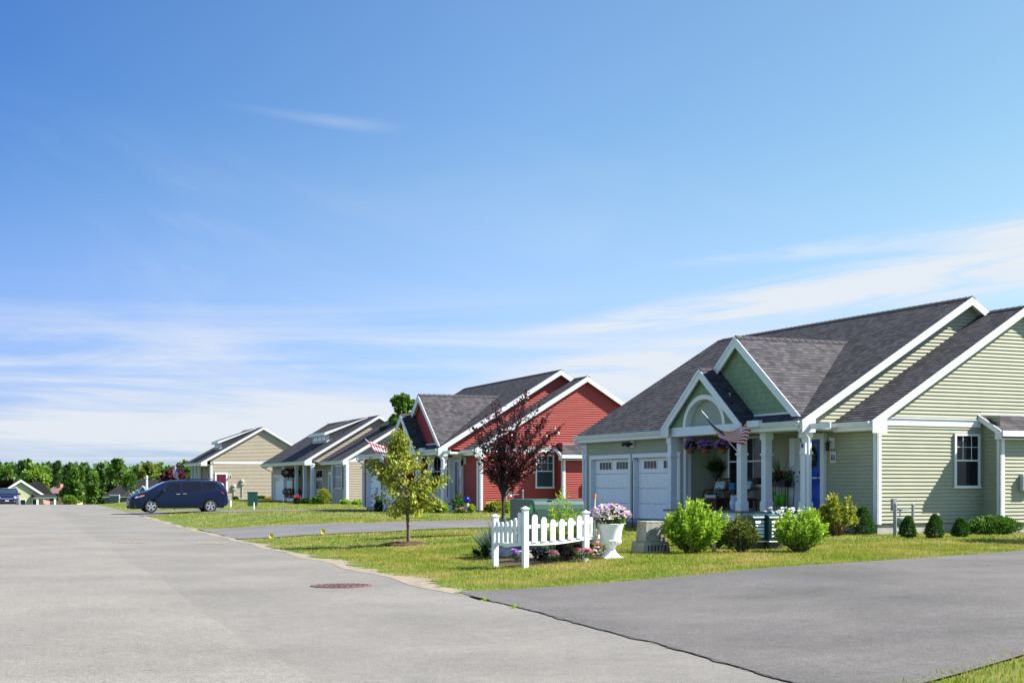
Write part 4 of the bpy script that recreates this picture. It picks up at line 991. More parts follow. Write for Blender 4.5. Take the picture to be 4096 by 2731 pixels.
# woods behind
g = np.random.default_rng(77); n = 24000
fx = g.uniform(-900, 820, n); Yw = g.uniform(390, 470, n); Xw = (fx - CXP)/FPX*Yw; bz = ground_z(Xw, Yw)
topz = CAMZ + (76 + 9*np.sin(fx*.045) + 7*np.sin(fx*.13 + 1) + 6*np.sin(fx*.31))*Yw/FPX
C = np.stack([Xw, Yw, bz + (topz - bz)*g.uniform(0, 1, n)**.7], -1)
o = leaves('far_woods', C, np.stack([0*fx, -1 + 0*fx, .6 + 0*fx], -1) + sph(n), 1.5, FARD, None, .8); tag(o, 'dense far woodland closing the end of the street', 'woods', kind='stuff')

# sapling with stakes
y = 126.; x = (515 - CXP)/FPX*y; z0 = hz(x, y); h = CAMZ - (1890 - HOR)*y/FPX - z0
root = thing('sapling', (x, y, z0), 'staked young sapling with round crown on the grassy rise left of the minivan', 'tree')
m = MB(); m.tube([(0, 0, -.1), (.02, 0, h*.45), (0, 0, h*.9)], [.045, .03, .01], 6); m.build('trunk', pm('pale_bark', (.42, .36, .28), .9), root)
g = np.random.default_rng(5); v = sph(900)*g.uniform(.3, 1, (900, 1)); leaves('crown', v*np.array([.62, .62, h*.30]) + np.array([0, 0, h*.70]), v + np.array([0, 0, .3]), .2, MIDG, root, .6)
for sx, sl_ in ((-1.0, 'stake'), (.75, 'stake')):
    m = MB(); m.tube([(sx, -.1, 0), (0, 0, h*.36)], .022, 5); m.build('stake', pm('pale_timber', (.5, .42, .28), .8), root)

# street tree in the lawn
x, y, z0 = G3(1633, 2177)
root = thing('young_tree', (x, y, z0), 'slim young tree with yellow green leaves in a mulch ring on the lawn', 'tree')
H_ = 2.82; g = np.random.default_rng(21); m = MB()
m.tube([(0, 0, -.05), (.005, 0, .35), (-.025, .01, .75), (-.01, 0, 1.0), (-.1, .02, 1.7), (-.22, 0, 2.3), (-.27, 0, 2.75)], [.052, .043, .040, .036, .025, .014, .004], 9)
Cs, Ds = [], []
def crown_r(z): return np.interp(z, [.72, .95, 1.2, 1.6, 1.95, 2.2, 2.5, 2.8], [.50, .66, .70, .62, .62, .36, .20, .06])
for k in range(84):
    z = g.uniform(.78, 2.7); a = g.uniform(0, 2*PI); b = max(.12, crown_r(z)*g.uniform(.55, 1.38)); cx_ = np.interp(z, [1, 1.7, 2.8], [0, -.1, -.27])
    if k < 3: z, a, b = 1.40 + .08*k, -.1 + .1*k, 1.05
    if 3 <= k < 6: z, a, b = 1.8 + .1*k - .3, 3.2, .86
    p0 = np.array([np.interp(max(z - .35*b, .8), [1, 1.7, 2.8], [0, -.1, -.27]), 0, max(z - .45*b, .8)]); p1 = np.array([cx_*.8 + math.cos(a)*b*.55, math.sin(a)*b*.55, z - .02]); p2 = np.array([cx_ + math.cos(a)*b, math.sin(a)*b, z + .10*b])
    m.tube([p0, p1, p2], [.012, .008, .003], 5, False)
    nl = int(24 + 46*b); t = g.uniform(.3, 1.0, nl)
    Cc = ((1 - t)**2)[:, None]*p0 + (2*t*(1 - t))[:, None]*p1 + (t**2)[:, None]*p2 + g.normal(size=(nl, 3))*.06
    Cs.append(Cc); Ds.append(np.tile(p2 - p0, (nl, 1))*.5 + sph(nl)*.45 + np.array([0, 0, -.75]))
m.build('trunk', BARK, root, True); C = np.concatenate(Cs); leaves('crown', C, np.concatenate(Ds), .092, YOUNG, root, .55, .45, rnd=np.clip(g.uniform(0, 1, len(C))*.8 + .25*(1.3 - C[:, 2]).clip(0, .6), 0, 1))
m = MB(); gg = random.Random(4)
nv = 26; ring = [(math.cos(2*PI*i/nv)*.66*gg.uniform(.8, 1.15), math.sin(2*PI*i/nv)*.6*gg.uniform(.85, 1.12)) for i in range(nv)]
V = [(0, 0, .07)] + [(a*.5, b*.5, .05 + gg.uniform(-.015, .015)) for a, b in ring] + [(a, b, .0) for a, b in ring]
m.add(V, [(0, 1 + i, 1 + (i+1) % nv) for i in range(nv)] + [(1 + i, 1 + nv + i, 1 + nv + (i+1) % nv, 1 + (i+1) % nv) for i in range(nv)])
o = m.build('mulch_ring', MULCH); o.location = (x, y, z0 + .01); tag(o, 'ring of brown mulch around the slim young tree', 'mulch')

# purple plum in front of the red house
x, y, z0 = G3(2013, 2140)
root = thing('plum_tree', (x, y, z0), 'purple leaved plum tree with branches sweeping right before the red house', 'tree')
g = np.random.default_rng(31); m = MB(); m.tube([(0, 0, -.1), (.0, 0, .6), (-.02, 0, 1.12)], [.05, .04, .036], 8)
Cs, Ds = [], []
tips = [(-.62, 3.15, .2), (-.45, 3.35, -.3), (-.25, 3.68, 0), (-.12, 3.55, .4), (.05, 3.25, -.4), (.35, 3.75, .15), (.62, 4.02, -.1), (.55, 3.6, .3), (.9, 3.55, -.3), (1.22, 3.42, .1), (1.05, 3.2, .4), (1.5, 3.02, -.1),
        (1.25, 2.85, .3), (1.1, 2.6, -.4), (1.35, 2.45, 0), (.95, 2.2, .3), (1.05, 1.95, -.2), (.75, 1.75, .2), (-.72, 2.75, -.2), (-.78, 2.3, .2), (-.68, 1.95, -.1), (-.5, 1.75, .3), (.3, 2.9, .5), (.55, 2.6, -.5), (-.2, 2.7, .5), (-.85, 2.95, 0), (.2, 2.3, -.5), (.5, 2.0, .5), (.1, 3.0, 0), (.7, 3.0, .0), (-.35, 2.4, -.4), (.4, 1.8, -.2)]
for tx, tz, ty in tips:
    if tx > 0: tx *= 1.12
    p0 = np.array([-.02, 0, .95 + g.uniform(0, .3)]); p2 = np.array([tx, ty, tz]); p1 = np.array([tx*.35, ty*.4, .95 + (tz - .95)*.55])
    m.tube([p0, .25*p0 + .5*p1 + .25*p2, p2], [.022, .014, .004], 5, False)
    L = np.linalg.norm(p2 - p0); nl = int(95*L); t = .20 + .72*g.uniform(0, 1, nl)**.8
    Cc = ((1 - t)**2)[:, None]*p0 + (2*t*(1 - t))[:, None]*p1 + (t**2)[:, None]*p2 + g.normal(size=(nl, 3))*np.array([.055, .055, .05])
    Cs.append(Cc); Ds.append(np.tile((p2 - p1)/L, (nl, 1)) + sph(nl)*.75 + np.array([0, 0, -.25]))
m.build('trunk', DARKBARK, root, True); leaves('crown', np.concatenate(Cs), np.concatenate(Ds), .085, PLUM, root, .5, .3)
bg_ = MB(); bg_.lathe([(.13, .05), (.12, .25), (.09, .42), (.06, .5)], (0, 0, 0), 14); bg_.build('watering_bag', pm('green_plastic_sheet', (.01, .07, .03), .35, .3, 6), root, True)

# ---------------------------------------------------------------- vehicles
def vehicle(name, loc, rz, label, paint, prof, Wd, Lg, wheels, belt, wins, shield, seed=0, opts=None):
    opts = opts or {}
    root = thing(name, loc, label, 'car', rz)
    topx, topz = zip(*prof['top']); botx, botz = zip(*prof['bot'])
    wr = prof['wr']; ar = wr + .055; wcx = [w_[0] for w_ in wheels]
    def zt(x): return np.interp(x, topx, topz)
    def zb(x):
        b = np.interp(x, botx, botz)
        for c in wcx:
            d = abs(x - c)
            if d < ar: b = max(b, prof['wz'] + math.sqrt(ar**2 - d**2))
        return b
    def hw(x, z):
        wv = np.interp(x, prof['plan'][0], prof['plan'][1])*Wd/2
        if z > belt: wv *= 1 - prof['tumble']*((z - belt)/.7)**1.2
        if z < .5: wv *= 1 - .05*((.5 - z)/.3)
        return wv
    xs = sorted(set([round(v, 4) for v in np.linspace(0, Lg, 74)] + [round(c + ar*math.cos(PI*i/14), 4) for c in wcx for i in range(15)] + list(topx)))
    NS = 12; rows = []
    for x in xs:
        a, b = zb(x), zt(x); sh_ = min(.10, .25*(b - a)); row = []
        for i in range(NS + 1):
            z = a + (b - sh_ - a)*i/NS; row.append((x, hw(x, z), z))
        y1 = hw(x, b - sh_)
        row += [(x, y1 - .035, b - sh_*.35), (x, y1*.86, b - .008), (x, y1*.45, b + .012), (x, 0, b + .018)]
        rows.append(row)
    m = MB(); k = len(rows[0]); V = []
    for r_ in rows:
        V += r_ + [(p[0], -p[1], p[2]) for p in r_[-2::-1]]
    kk = 2*k - 1; Fc = []
    for i in range(len(rows) - 1):
        for j in range(kk - 1): Fc.append((i*kk + j, (i+1)*kk + j, (i+1)*kk + j + 1, i*kk + j + 1))
    Fc.append(tuple(range(kk))); Fc.append(tuple((len(rows)-1)*kk + j for j in range(kk))[::-1])
    m.add(V, Fc); body = m.build('body', paint, root, True)
    dk = MB(); dk.box(.25, -Wd/2 + .12, .24, Lg - .25, Wd/2 - .12, .75); dk.build('underbody', BLACK, root)
    for poly in wins:
        for sg in (-1, 1):
            q = MB(); lo = min(p[1] for p in poly); hi = max(p[1] for p in poly)
            for i in range(5):
                c = clip(clip(poly, lo + (hi - lo)*i/5, 1), lo + (hi - lo)*(i+1)/5, -1)
                if len(c) > 2: q.add([(a, sg*(hw(a, b) + .007), b) for a, b in c], [tuple(range(len(c)))])
            q.build('side_window', GLASS, root, True)
    q = MB(); n = 10; x0, x1 = shield; V = []
    for i in range(n + 1):
        x = x0 + (x1 - x0)*i/n
        for j in range(-6, 7):
            yy = hw(x, zt(x) - .08)*.84*j/6; f = abs(j/6)
            V.append((x - .008, yy, zt(x) + .03 - .018*f*f))
    q.add(V, [(i*13 + j, (i+1)*13 + j, (i+1)*13 + j + 1, i*13 + j + 1) for i in range(n) for j in range(12)]); q.build('windshield', pm('windscreen_glass', (.03, .045, .05), .04, .1, 1, spec=.9), root, True)
    TY = pm('black_tyre', (.018, .018, .018), .85, .15, 20); AL = pm('silver_alloy', (.55, .56, .58), .3, .05, 4, metal=.7)
    for cx_, in wheels:
        for sg in (-1, 1):
            yo = sg*(Wd/2 - .11)
            wm = MB(); wm.lathe([(wr*.68, -.11), (wr*.94, -.11), (wr, -.07), (wr, .07), (wr*.94, .11), (wr*.68, .11)], (cx_, yo, prof['wz']), 30, 1, False); wh = wm.build('wheel', TY, root, True)
            rm = MB(); ys = yo + sg*.10
            rm.lathe([(wr*.62, -.012), (wr*.70, -.012), (wr*.70, .012), (wr*.62, .012)], (cx_, ys, prof['wz']), 30, 1, False)
            for s5 in range(5):
                a = 2*PI*s5/5 + .3; pts = []
                for (r_, w_) in ((.06, .34), (.66, .20)):
                    for e in (-1, 1): pts.append((cx_ + wr*r_*math.cos(a) - e*wr*w_*.5*math.sin(a), prof['wz'] + wr*r_*math.sin(a) + e*wr*w_*.5*math.cos(a)))
                pts = [pts[0], pts[1], pts[3], pts[2]]; rm.prism(pts, 1, ys - .015, ys + .012)
            rm.build('rim', AL, wh); hb = MB(); hb.lathe([(wr*.70, 0), (.001, 0)], (cx_, ys - sg*.05, prof['wz']), 24, 1, False); hb.build('brake_disc', BLACK, wh)
    for sg in (-1, 1):
        mm = MB(); mx_, mz = opts['mirror']; mm.obox((mx_, sg*(hw(mx_, mz) + .12), mz), (.07, .12, .075)); bev(mm.build('mirror', BLACK if opts.get('blackmirror', True) else paint, root), .03, 3)
        hl_ = MB(); c = opts['headlight']; N = 6
        for i in range(5):
            pc = clip(clip(c, min(p[1] for p in c) + (max(p[1] for p in c) - min(p[1] for p in c))*i/5, 1), min(p[1] for p in c) + (max(p[1] for p in c) - min(p[1] for p in c))*(i+1)/5, -1)
            if len(pc) > 2: hl_.add([(a, sg*(hw(a, b) + .006), b) for a, b in pc], [tuple(range(len(pc)))])
        hl_.build('headlight', pm('headlight_lens', (.62, .64, .66), .08, .1, 5, spec=.9), root, True)
        am = MB(); c = opts['amber']; am.add([(a, sg*(hw(a, b) + .009), b) for a, b in c], [tuple(range(len(c)))]); am.build('turn_signal', OPAINT, root)
        tl = MB(); c = opts['tail']; tl.add([(a, sg*(hw(a, b) + .008), b) for a, b in c], [tuple(range(len(c)))]); tl.build('tail_light', pm('red_lens', (.45, .01, .02), .15, .1, 3, spec=.8), root)
        if opts.get('rail'):
            rl = MB(); a, b, zz = opts['rail']; yy = hw((a + b)/2, zz - .1)*.86; rl.tube([(a, sg*yy, zt(a) - .02), (a + .15, sg*yy, zz), (b - .2, sg*yy, zz), (b, sg*yy, zt(b) - .02)], .022, 6); rl.build('roof_rail', BLACK, root)
        for hx, hz_ in opts.get('handles', ()):
            hd = MB(); hd.obox((hx, sg*(hw(hx, hz_) + .012), hz_), (.10, .018, .018)); bev(hd.build('door_handle', pm('chrome_handle', (.5, .5, .55), .2, .05, 3, metal=.6), root), .01)
        for (x0, z0_, x1, z1_) in opts.get('seams', ()):
            sm2 = MB(); n = 6; V = []
            for i in range(n + 1):
                xx = x0 + (x1 - x0)*i/n; zz = z0_ + (z1_ - z0_)*i/n
                V += [(xx - .006, sg*(hw(xx, zz) + .003), zz - .004), (xx + .006, sg*(hw(xx, zz) + .003), zz + .004)]
            sm2.add(V, [(2*i, 2*i+2, 2*i+3, 2*i+1) for i in range(n)]); sm2.build('door_seam', BLACK, root)
    return root
BLUE1 = pm('dark_blue_car_paint', (.003, .009, .038), .32, .04, 2, spec=.3, coat=.15)
BLUE2 = pm('royal_blue_car_paint', (.007, .010, .085), .3, .04, 2, spec=.6, coat=.9, metal=.2)
k_ = lambda px, py: ((px - 175)*.00252, (860 - py)*.00249)
vprof = dict(top=[k_(*c) for c in ((175, 640), (190, 585), (212, 548), (290, 495), (400, 455), (470, 432), (560, 412), (640, 365), (730, 312), (820, 265), (900, 232), (980, 207), (1060, 192), (1200, 183), (1400, 179), (1650, 182), (1850, 192), (1960, 204), (2050, 222), (2095, 265), (2140, 345), (2168, 430), (2186, 540), (2195, 640))],
             bot=[(0, .32), (.06, .20), (.7, .19), (1.5, .22), (3.6, .22), (4.6, .27), (5.0, .36), (5.09, .50)], wr=.334, wz=.325, plan=([0, .06, .2, .5, .9, 1.4, 3.8, 4.5, 4.85, 5.02, 5.09], [.60, .74, .86, .94, .98, 1, 1, .98, .94, .87, .80]), tumble=.16)
vw = lambda L_: [k_(*c) for c in L_]
vx, vy = -17.55, 76.1; vz = hz(-17.3, 75.2) + .05
van = vehicle('minivan', (0, 0, 0), 0, 'dark blue minivan with silver wheels parked across the driveway of the red house', BLUE1, vprof, 1.98, 5.09, ((1.084,), (4.115,)), 1.10,
   [vw(((845, 425), (930, 300), (985, 248), (1185, 226), (1190, 414))), vw(((1245, 413), (1245, 226), (1615, 220), (1640, 400))), vw(((1690, 400), (1655, 224), (1925, 230), (2005, 320), (2030, 385)))],
   (k_(575, 0)[0], k_(915, 0)[0]), opts=dict(mirror=k_(850, 405), headlight=vw(((280, 560), (300, 528), (420, 498), (415, 530))), amber=vw(((418, 528), (422, 496), (478, 488), (465, 515))), tail=vw(((2040, 440), (2030, 425), (2172, 430), (2178, 470), (2080, 475))),
   rail=(k_(1330, 0)[0], k_(1930, 0)[0], 1.745), handles=(k_(1145, 478), k_(1280, 472)), seams=((*k_(1215, 225), *k_(1220, 770)), (*k_(1650, 222), *k_(1690, 560)), (*k_(700, 430), *k_(770, 640)), (*k_(1240, 460), *k_(2020, 440)))))
ang = FR.th + .0; c_, s_ = math.cos(ang), math.sin(ang)
# local x runs from the nose to the tail, i.e. along the driveway away from the road
van.rotation_euler = (0, 0, ang); van.location = (vx - c_*2.6, vy - s_*2.6, vz)
sprof = dict(top=[(0, .70), (.05, .92), (.2, 1.02), (.9, 1.12), (1.25, 1.17), (1.75, 1.60), (2.1, 1.70), (3.2, 1.72), (4.2, 1.66), (4.5, 1.3), (4.6, .9)], bot=[(0, .35), (.1, .22), (4.5, .25), (4.6, .5)], wr=.35, wz=.35,
             plan=([0, .08, .3, .8, 1.3, 4.0, 4.45, 4.6], [.80, .90, .96, .99, 1, 1, .95, .88]), tumble=.18)
sx_, sy_ = (28 - CXP)/FPX*134, 134.
suv = vehicle('suv', (sx_, sy_, hz(sx_, sy_) + .02), PI/2 + .31, 'blue sport utility vehicle coming over the road crest at far left', BLUE2, sprof, 1.9, 4.6, ((.85,), (3.6,)), 1.12,
   [[(1.55, 1.14), (1.95, 1.55), (2.6, 1.58), (2.6, 1.14)], [(2.7, 1.14), (2.7, 1.58), (3.6, 1.55), (3.8, 1.14)]], (1.28, 1.74),
   opts=dict(mirror=(1.45, 1.18), blackmirror=True, headlight=[(.03, .74), (.03, .90), (.34, .98), (.30, .84)], amber=[(.30, .85), (.32, .96), (.40, .98), (.38, .88)], tail=[(4.4, .9), (4.4, 1.2), (4.55, 1.15), (4.55, .9)], rail=(2.1, 4.0, 1.78)))
for sg in (-1, 1):
    m = MB(); m.lathe([(.11, -.02), (.12, -.05), (.001, -.07)], (0.02, sg*.70, .86), 14, 0); m.build('headlight', pm('headlight_lens', (.62, .64, .66)), suv)
    m = MB(); m.lathe([(.07, -.02), (.001, -.04)], (0.03, sg*.66, .50), 12, 0); m.build('fog_light', pm('headlight_lens', (.62, .64, .66)), suv)
m = MB(); m.box(-.03, -.55, .72, .02, .55, .78); m.build('chrome_bar', pm('silver_alloy', (.5, .5, .5)), suv)
m = MB(); m.box(-.04, -.17, .50, .0, .17, .62); m.build('licence_plate', pm('pale_plate', (.55, .58, .52), .5), suv)
m = MB(); m.box(-.01, -.6, .52, .03, .6, .72); m.build('grille', BLACK, suv)
m = MB(); m.box(-.02, -.5, .60, .02, .5, .68); o = m.build('grille', BLACK, van); o.location = (.0, 0, .05)

# ---------------------------------------------------------------- far houses
def simple_house(name, fx0, fx1, yr, ye, Y, label, wallm, yaw=0., depth=8., zb=None, gable=True):
    X0, X1 = (fx0 - CXP)/FPX*Y, (fx1 - CXP)/FPX*Y; zr, ze = CAMZ - (yr - HOR)*Y/FPX, CAMZ - (ye - HOR)*Y/FPX
    xc = (X0 + X1)/2; g0 = hz(xc, Y) - .3; root = thing(name, (xc, Y, 0), label, 'house', yaw); return root, (X1 - X0), zr, ze, g0
# olive house: gable toward the road, porch at its right
Y = 232.; root, w_, zr, ze, g0 = simple_house('house', 22, 140, 1918, 1984, Y, 'pale olive house with a white trimmed gable and porch behind the blue car', OLIVE, .55)
W_ = 3.6
m = MB(); wall_t2 = lambda mb, yv, poly: mb.lapped((0, yv, 0), (1, 0, 0), (0, 0, 1), (0, -1, 0), poly, .2, .02)
wall_t2(m, 0, [(-W_, g0), (W_, g0), (W_, ze + .3), (0, zr - .2), (-W_, ze + .3)]); m.box(-W_, .05, g0, W_, 11, ze + .2); m.build('wall', OLIVE, root)
m = MB(); m.prism([(-W_ - .4, ze), (0, zr), (W_ + .4, ze), (W_ + .4, ze - .18), (0, zr - .2), (-W_ - .4, ze - .18)], 1, -.35, 11.4); m.prism([(W_ + .6, zr - .5), (W_ + 2.6, ze - .1), (W_ + 2.6, ze - .3), (W_ - 1.8, ze - .3), (W_ - 1.8, zr - .5)], 1, 2.5, 9)
m.prism([(-.4, zr - .02), (6, ze), (11.4, ze), (5.5, zr - .02)], 0, -14, -1.0); r_ = m.build('roof', ROOF, root)
m = MB()
for sg in (-1, 1): m.prism([(sg*(W_ + .45), ze + .02), (0, zr + .04), (0, zr - .32), (sg*(W_ + .4), ze - .3)], 1, -.42, -.34)
m.build('rake_trim', WHITE, r_)
m = MB(); m.box(W_ - 1.6, -2.2, ze - .35, W_ + 1.6, .0, ze - .10); m.build('porch_beam', WHITE, root)
m = MB(); m.prism([(-2.4, ze - .1), (0, ze + .35), (0, ze - .1)], 0, W_ - 1.8, W_ + 1.8); m.build('porch_roof', ROOF, root)
for xx in (W_ - 1.4, W_ + 1.35): m = MB(); m.box(xx - .15, -2.15, g0, xx + .15, -1.85, ze - .34); m.build('column', WHITE, root)
for xx in (.4, 2.3):
    m = MB(); m.box(xx - .5, -.08, g0 + .9, xx + .5, -.02, g0 + 2.5); q = m.build('window', WHITE, root); m = MB(); m.box(xx - .36, -.12, g0 + 1.05, xx + .36, -.085, g0 + 2.35); m.build('pane', GLASS, q)
m = MB(); m.add([(W_ - .6, -2.3, ze - .5), (W_ + .5, -2.4, ze - .8), (W_ + .4, -2.4, ze - 1.5), (W_ - .5, -2.3, ze - 1.2)], [(0, 1, 2, 3)]); o = m.build('porch_banner', PETPK if False else pm('faded_pink_cloth', (.62, .30, .30), .8), root)
# tan two-storey house
Y = 290.; root, w_, zr, ze, g0 = simple_house('house', 180, 262, 1946, 1970, Y, 'tan two-storey house with brown roof half hidden among the trees', TANS, -.15)
h2 = w_/2; m = MB(); m.box(-h2, 0, g0 - 3, h2, 8, ze); m.build('wall', pm('peach_stucco', (.52, .36, .20), .8, .08, 2), root)
m = MB(); m.prism([(-.5, ze - .1), (4, zr), (8.5, ze - .1), (8.5, ze - .3), (-.5, ze - .3)], 0, -h2 - .3, h2 + .3); r_ = m.build('roof', pm('brown_tiles', (.17, .10, .09), .9, .15, 2), root)
m = MB(); m.box(-h2 + 1.0, 3.2, zr - .6, -h2 + 1.6, 4.4, zr + .55); m.build('chimney', pm('red_brick', (.38, .14, .09), .9, .2, 6), r_)
for xx, z0_, z1_, ww in ((-.3, ze - 1.6, ze - .2, 1.7), (-1.6, ze - 4.0, ze - 2.5, 1.6), (1.5, ze - 4.2, ze - 2.4, 1.1), (-2.6, ze - 1.1, ze - .5, .7)):
    m = MB(); m.box(xx - ww/2, -.1, z0_, xx + ww/2, -.02, z1_); m.build('window', GLASS, root)
# grey roofed house
Y = 300.; root, w_, zr, ze, g0 = simple_house('house', 410, 770, 1917, 1985, Y, 'low house with long charcoal roof and teal gables behind the grassy rise', TANS, -.04)
h2 = w_/2; TEALW = pm('teal_siding', (.07, .13, .13), .6, .06, 2); m = MB(); m.box(-h2 + .4, 0, g0, h2 - .4, 9, ze - .05); m.build('wall', TEALW, root)
m = MB(); m.add([(-h2, -.6, ze), (h2, -.6, ze), (h2 - 3.6, 4.5, zr), (-h2 + 3.6, 4.5, zr), (-h2, 9.6, ze), (h2, 9.6, ze), (-h2, -.6, ze - .2), (h2, -.6, ze - .2), (-h2, 9.6, ze - .2), (h2, 9.6, ze - .2)], [(0, 1, 2, 3), (4, 5, 2, 3), (0, 3, 4), (1, 2, 5), (0, 1, 7, 6), (0, 6, 8, 4), (1, 5, 9, 7)]); r_ = m.build('roof', ROOF, root)
m = MB(); m.box(-h2, -.72, ze - .18, h2, -.6, ze - .02); m.build('fascia', WHITE, r_)
m = MB(); m.box(-h2 + 1.6, -.95, ze + .15, -h2 + 3.75, -.7, ze + .42); m.box(-h2 + 3.55, -.9, g0, -h2 + 3.75, -.7, ze + .2); m.build('door_frame', WHITE, root)
m = MB(); m.box(-h2 + 1.7, -.8, g0, -h2 + 3.55, -.62, ze + .2); m.build('garage_door', TEALW, root)
for fx_, yt, hw_, yb in ((570, 1941, 17, 1966), (549, 1957, 16, 1975), (531, 1965, 12, 1990)):
    xc = (fx_ - CXP)/FPX*(Y - 1.5) - root.location.x; zt_ = CAMZ - (yt - HOR)*Y/FPX; zb_ = CAMZ - (yb - HOR)*Y/FPX; hh = hw_*Y/FPX
    m = MB(); m.prism([(xc - hh, zb_), (xc + hh, zb_), (xc, zt_ - .1)], 1, -1.2, 3); g_ = m.build('gable', TEALW, root)
    m = MB()
    for sg in (-1, 1): m.prism([(xc + sg*hh*1.1, zb_), (xc, zt_ + .05), (xc, zt_ - .25), (xc + sg*hh*1.05, zb_ - .22)], 1, -1.35, -1.2)
    m.build('rake_trim', WHITE, g_)
# house glimpsed behind the wing roof of the tan house
# ---------------------------------------------------------------- street furniture and garden things
# weeds in the driveway crack
for i, (fx, fy, lb) in enumerate(((1945, 2403, 'green weed tuft at the start of the driveway crack'), (2058, 2434, 'small green weed tuft a little farther down the driveway crack'), (1840, 2376, 'green weed tuft at the corner of lawn and driveway'))):
    wisps('weed_tuft', G3(fx, fy), .07, .16, 90, LIME, lb, 'weed', seed=20 + i, w=.12)
# manhole
mx_, my_ = atd(784, 1347); root = thing('manhole_cover', (mx_, my_, sm(RP, pq(mx_, my_)[0]) + .012), 'round rusty iron manhole cover set in the road', 'manhole cover')
m = MB(); m.lathe([(.46, -.05), (.46, .012), (.40, .014), (.395, .004), (.385, .004), (.38, .012), (.001, .012)], (0, 0, 0), 40)
for i in range(9):
    for j in range(9):
        a, b = (i - 4)*.082, (j - 4)*.082
        if a*a + b*b < .115 and abs(b) > .07: m.box(a - .022, b - .022, .010, a + .022, b + .022, .018)
m.build('cover', RUST, root); place_text('lettering', 'SEWER', .12, DARKW, root, Matrix.Translation((0, 0, .016)), .003)

# picket fence around the transformer
fp = [(-.305, 26.12), (.233, 25.5), (1.347, 26.4), (1.93, 28.5)]; fp = [(a, b, hz(a, b)) for a, b in fp]
root = thing('picket_fence', fp[1], 'white three sided picket fence in front of the green utility box', 'fence')
o_ = Vector(fp[1]); P_ = [Vector(p) - o_ for p in fp]; hts = [.90, 1.03, .88, .84]
for i, p in enumerate(P_):
    m = MB(); a = .05; h = hts[i]
    m.box(p.x - a, p.y - a, p.z - .05, p.x + a, p.y + a, p.z + h)
    m.box(p.x - a - .015, p.y - a - .015, p.z + h, p.x + a + .015, p.y + a + .015, p.z + h + .025)
    m.add([(p.x - a - .01, p.y - a - .01, p.z + h + .025), (p.x + a + .01, p.y - a - .01, p.z + h + .025), (p.x + a + .01, p.y + a + .01, p.z + h + .025), (p.x - a - .01, p.y + a + .01, p.z + h + .025), (p.x, p.y, p.z + h + .06)], [(0, 1, 4), (1, 2, 4), (2, 3, 4), (3, 0, 4)])
    M3 = Matrix.Rotation(.40, 4, 'Z'); 
    for q in range(len(m.v)): v = M3 @ (Vector(m.v[q]) - p); m.v[q] = tuple(v + p)
    bev(m.build('post', WPAINT, root), .006)
curves = [[.82, .81, .81, .84, .88, .98], [.93, .87, .82, .81, .82, .85], [.80, .74, .70, .70, .74, .8]]
for i in range(3):
    A_, B_ = P_[i], P_[i+1]; d = (B_ - A_); L = d.length; dh = d.normalized(); nn = Vector((dh.y, -dh.x, 0)).normalized()
    for zc, hh in ((.43, .032), (.72, .032)):
        m = MB(); n = 8; sag = .03 if zc < .5 else .0
        pts = [A_ + d*(.03 + .94*t/n) + Vector((0, 0, zc - sag*math.sin(PI*t/n))) for t in range(n + 1)]
        for a, b in zip(pts[:-1], pts[1:]):
            V = []
            for q in (a, b):
                for e, f in ((-.022, -hh), (.022, -hh), (.022, hh), (-.022, hh)): V.append(q + nn*e + Vector((0, 0, f)))
            m.add(V, [(0, 1, 5, 4), (1, 2, 6, 5), (2, 3, 7, 6), (3, 0, 4, 7)])
        m.build('rail', WPAINT, root)
    N = 6
    for k in range(N):
        c = A_ + d*((k + .9)/(N + .8)) + nn*.035; w2 = .040 if i == 0 else .056; top = curves[i][k]; m = MB()
        prof_ = [(-w2, .44), (w2, .44), (w2, top - w2)] + [(w2*math.cos(PI*q/8), top - w2 + w2*math.sin(PI*q/8)*1.0) for q in range(1, 8)] + [(-w2, top - w2)]
        V = [c + dh*a + nn*e + Vector((0, 0, b)) for e in (-.012, .012) for a, b in prof_]; n = len(prof_)
        m.add(V, [tuple(range(n))[::-1], tuple(range(n, 2*n))] + [(q, (q+1) % n, n + (q+1) % n, n + q) for q in range(n)]); m.build('picket', WPAINT, root)
# transformer
TX, TY_ = .43, 27.95; TZ = hz(TX, TY_); ta = .38
root = thing('utility_box', (TX, TY_, TZ), 'dark green utility transformer box with rounded lid behind the picket fence', 'utility box', ta)
m = MB(); prof_ = [(0, .16), (0, .95), (.02, 1.04), (.07, 1.10), (.14, 1.13), (1.25, 1.14), (1.28, 1.10), (1.28, .16)]
m.prism(prof_, 0, 0, 1.07); bev(m.build('cabinet', TGREEN, root), .02, 3)
m = MB(); m.box(.0 + .05, -.012, .2, .525, .0, .9); m.box(.545, -.012, .2, 1.02, .0, .9); m.build('door', TGREEN, root)
m = MB(); m.box(-.006, .06, .86, .0, .22, 1.03); m.build('sticker', pm('bright_green_sticker', (.02, .55, .05), .5, .04, 3), root)
place_text('spray_mark', '24', .13, OPAINT, root, Matrix.Translation((-.006, 1.08, .50)) @ Matrix(((0, 0, -1, 0), (-1, 0, 0, 0), (0, 1, 0, 0), (0, 0, 0, 1))), .002)
m = MB(); m.box(.34, .04, 1.135, .44, .10, 1.15); m.build('lid_handle', BLACK, root)
m = MB(); m.box(-.35, -.35, -.05, 1.45, 1.6, .15); o = bev(m.build('concrete_pad', pm('pad_concrete', (.46, .43, .37), .9, .12, 5, .3, 40)), .02); o.location = (TX, TY_, TZ); o.rotation_euler = (0, 0, ta); tag(o, 'weathered concrete slab under the green utility box', 'slab')
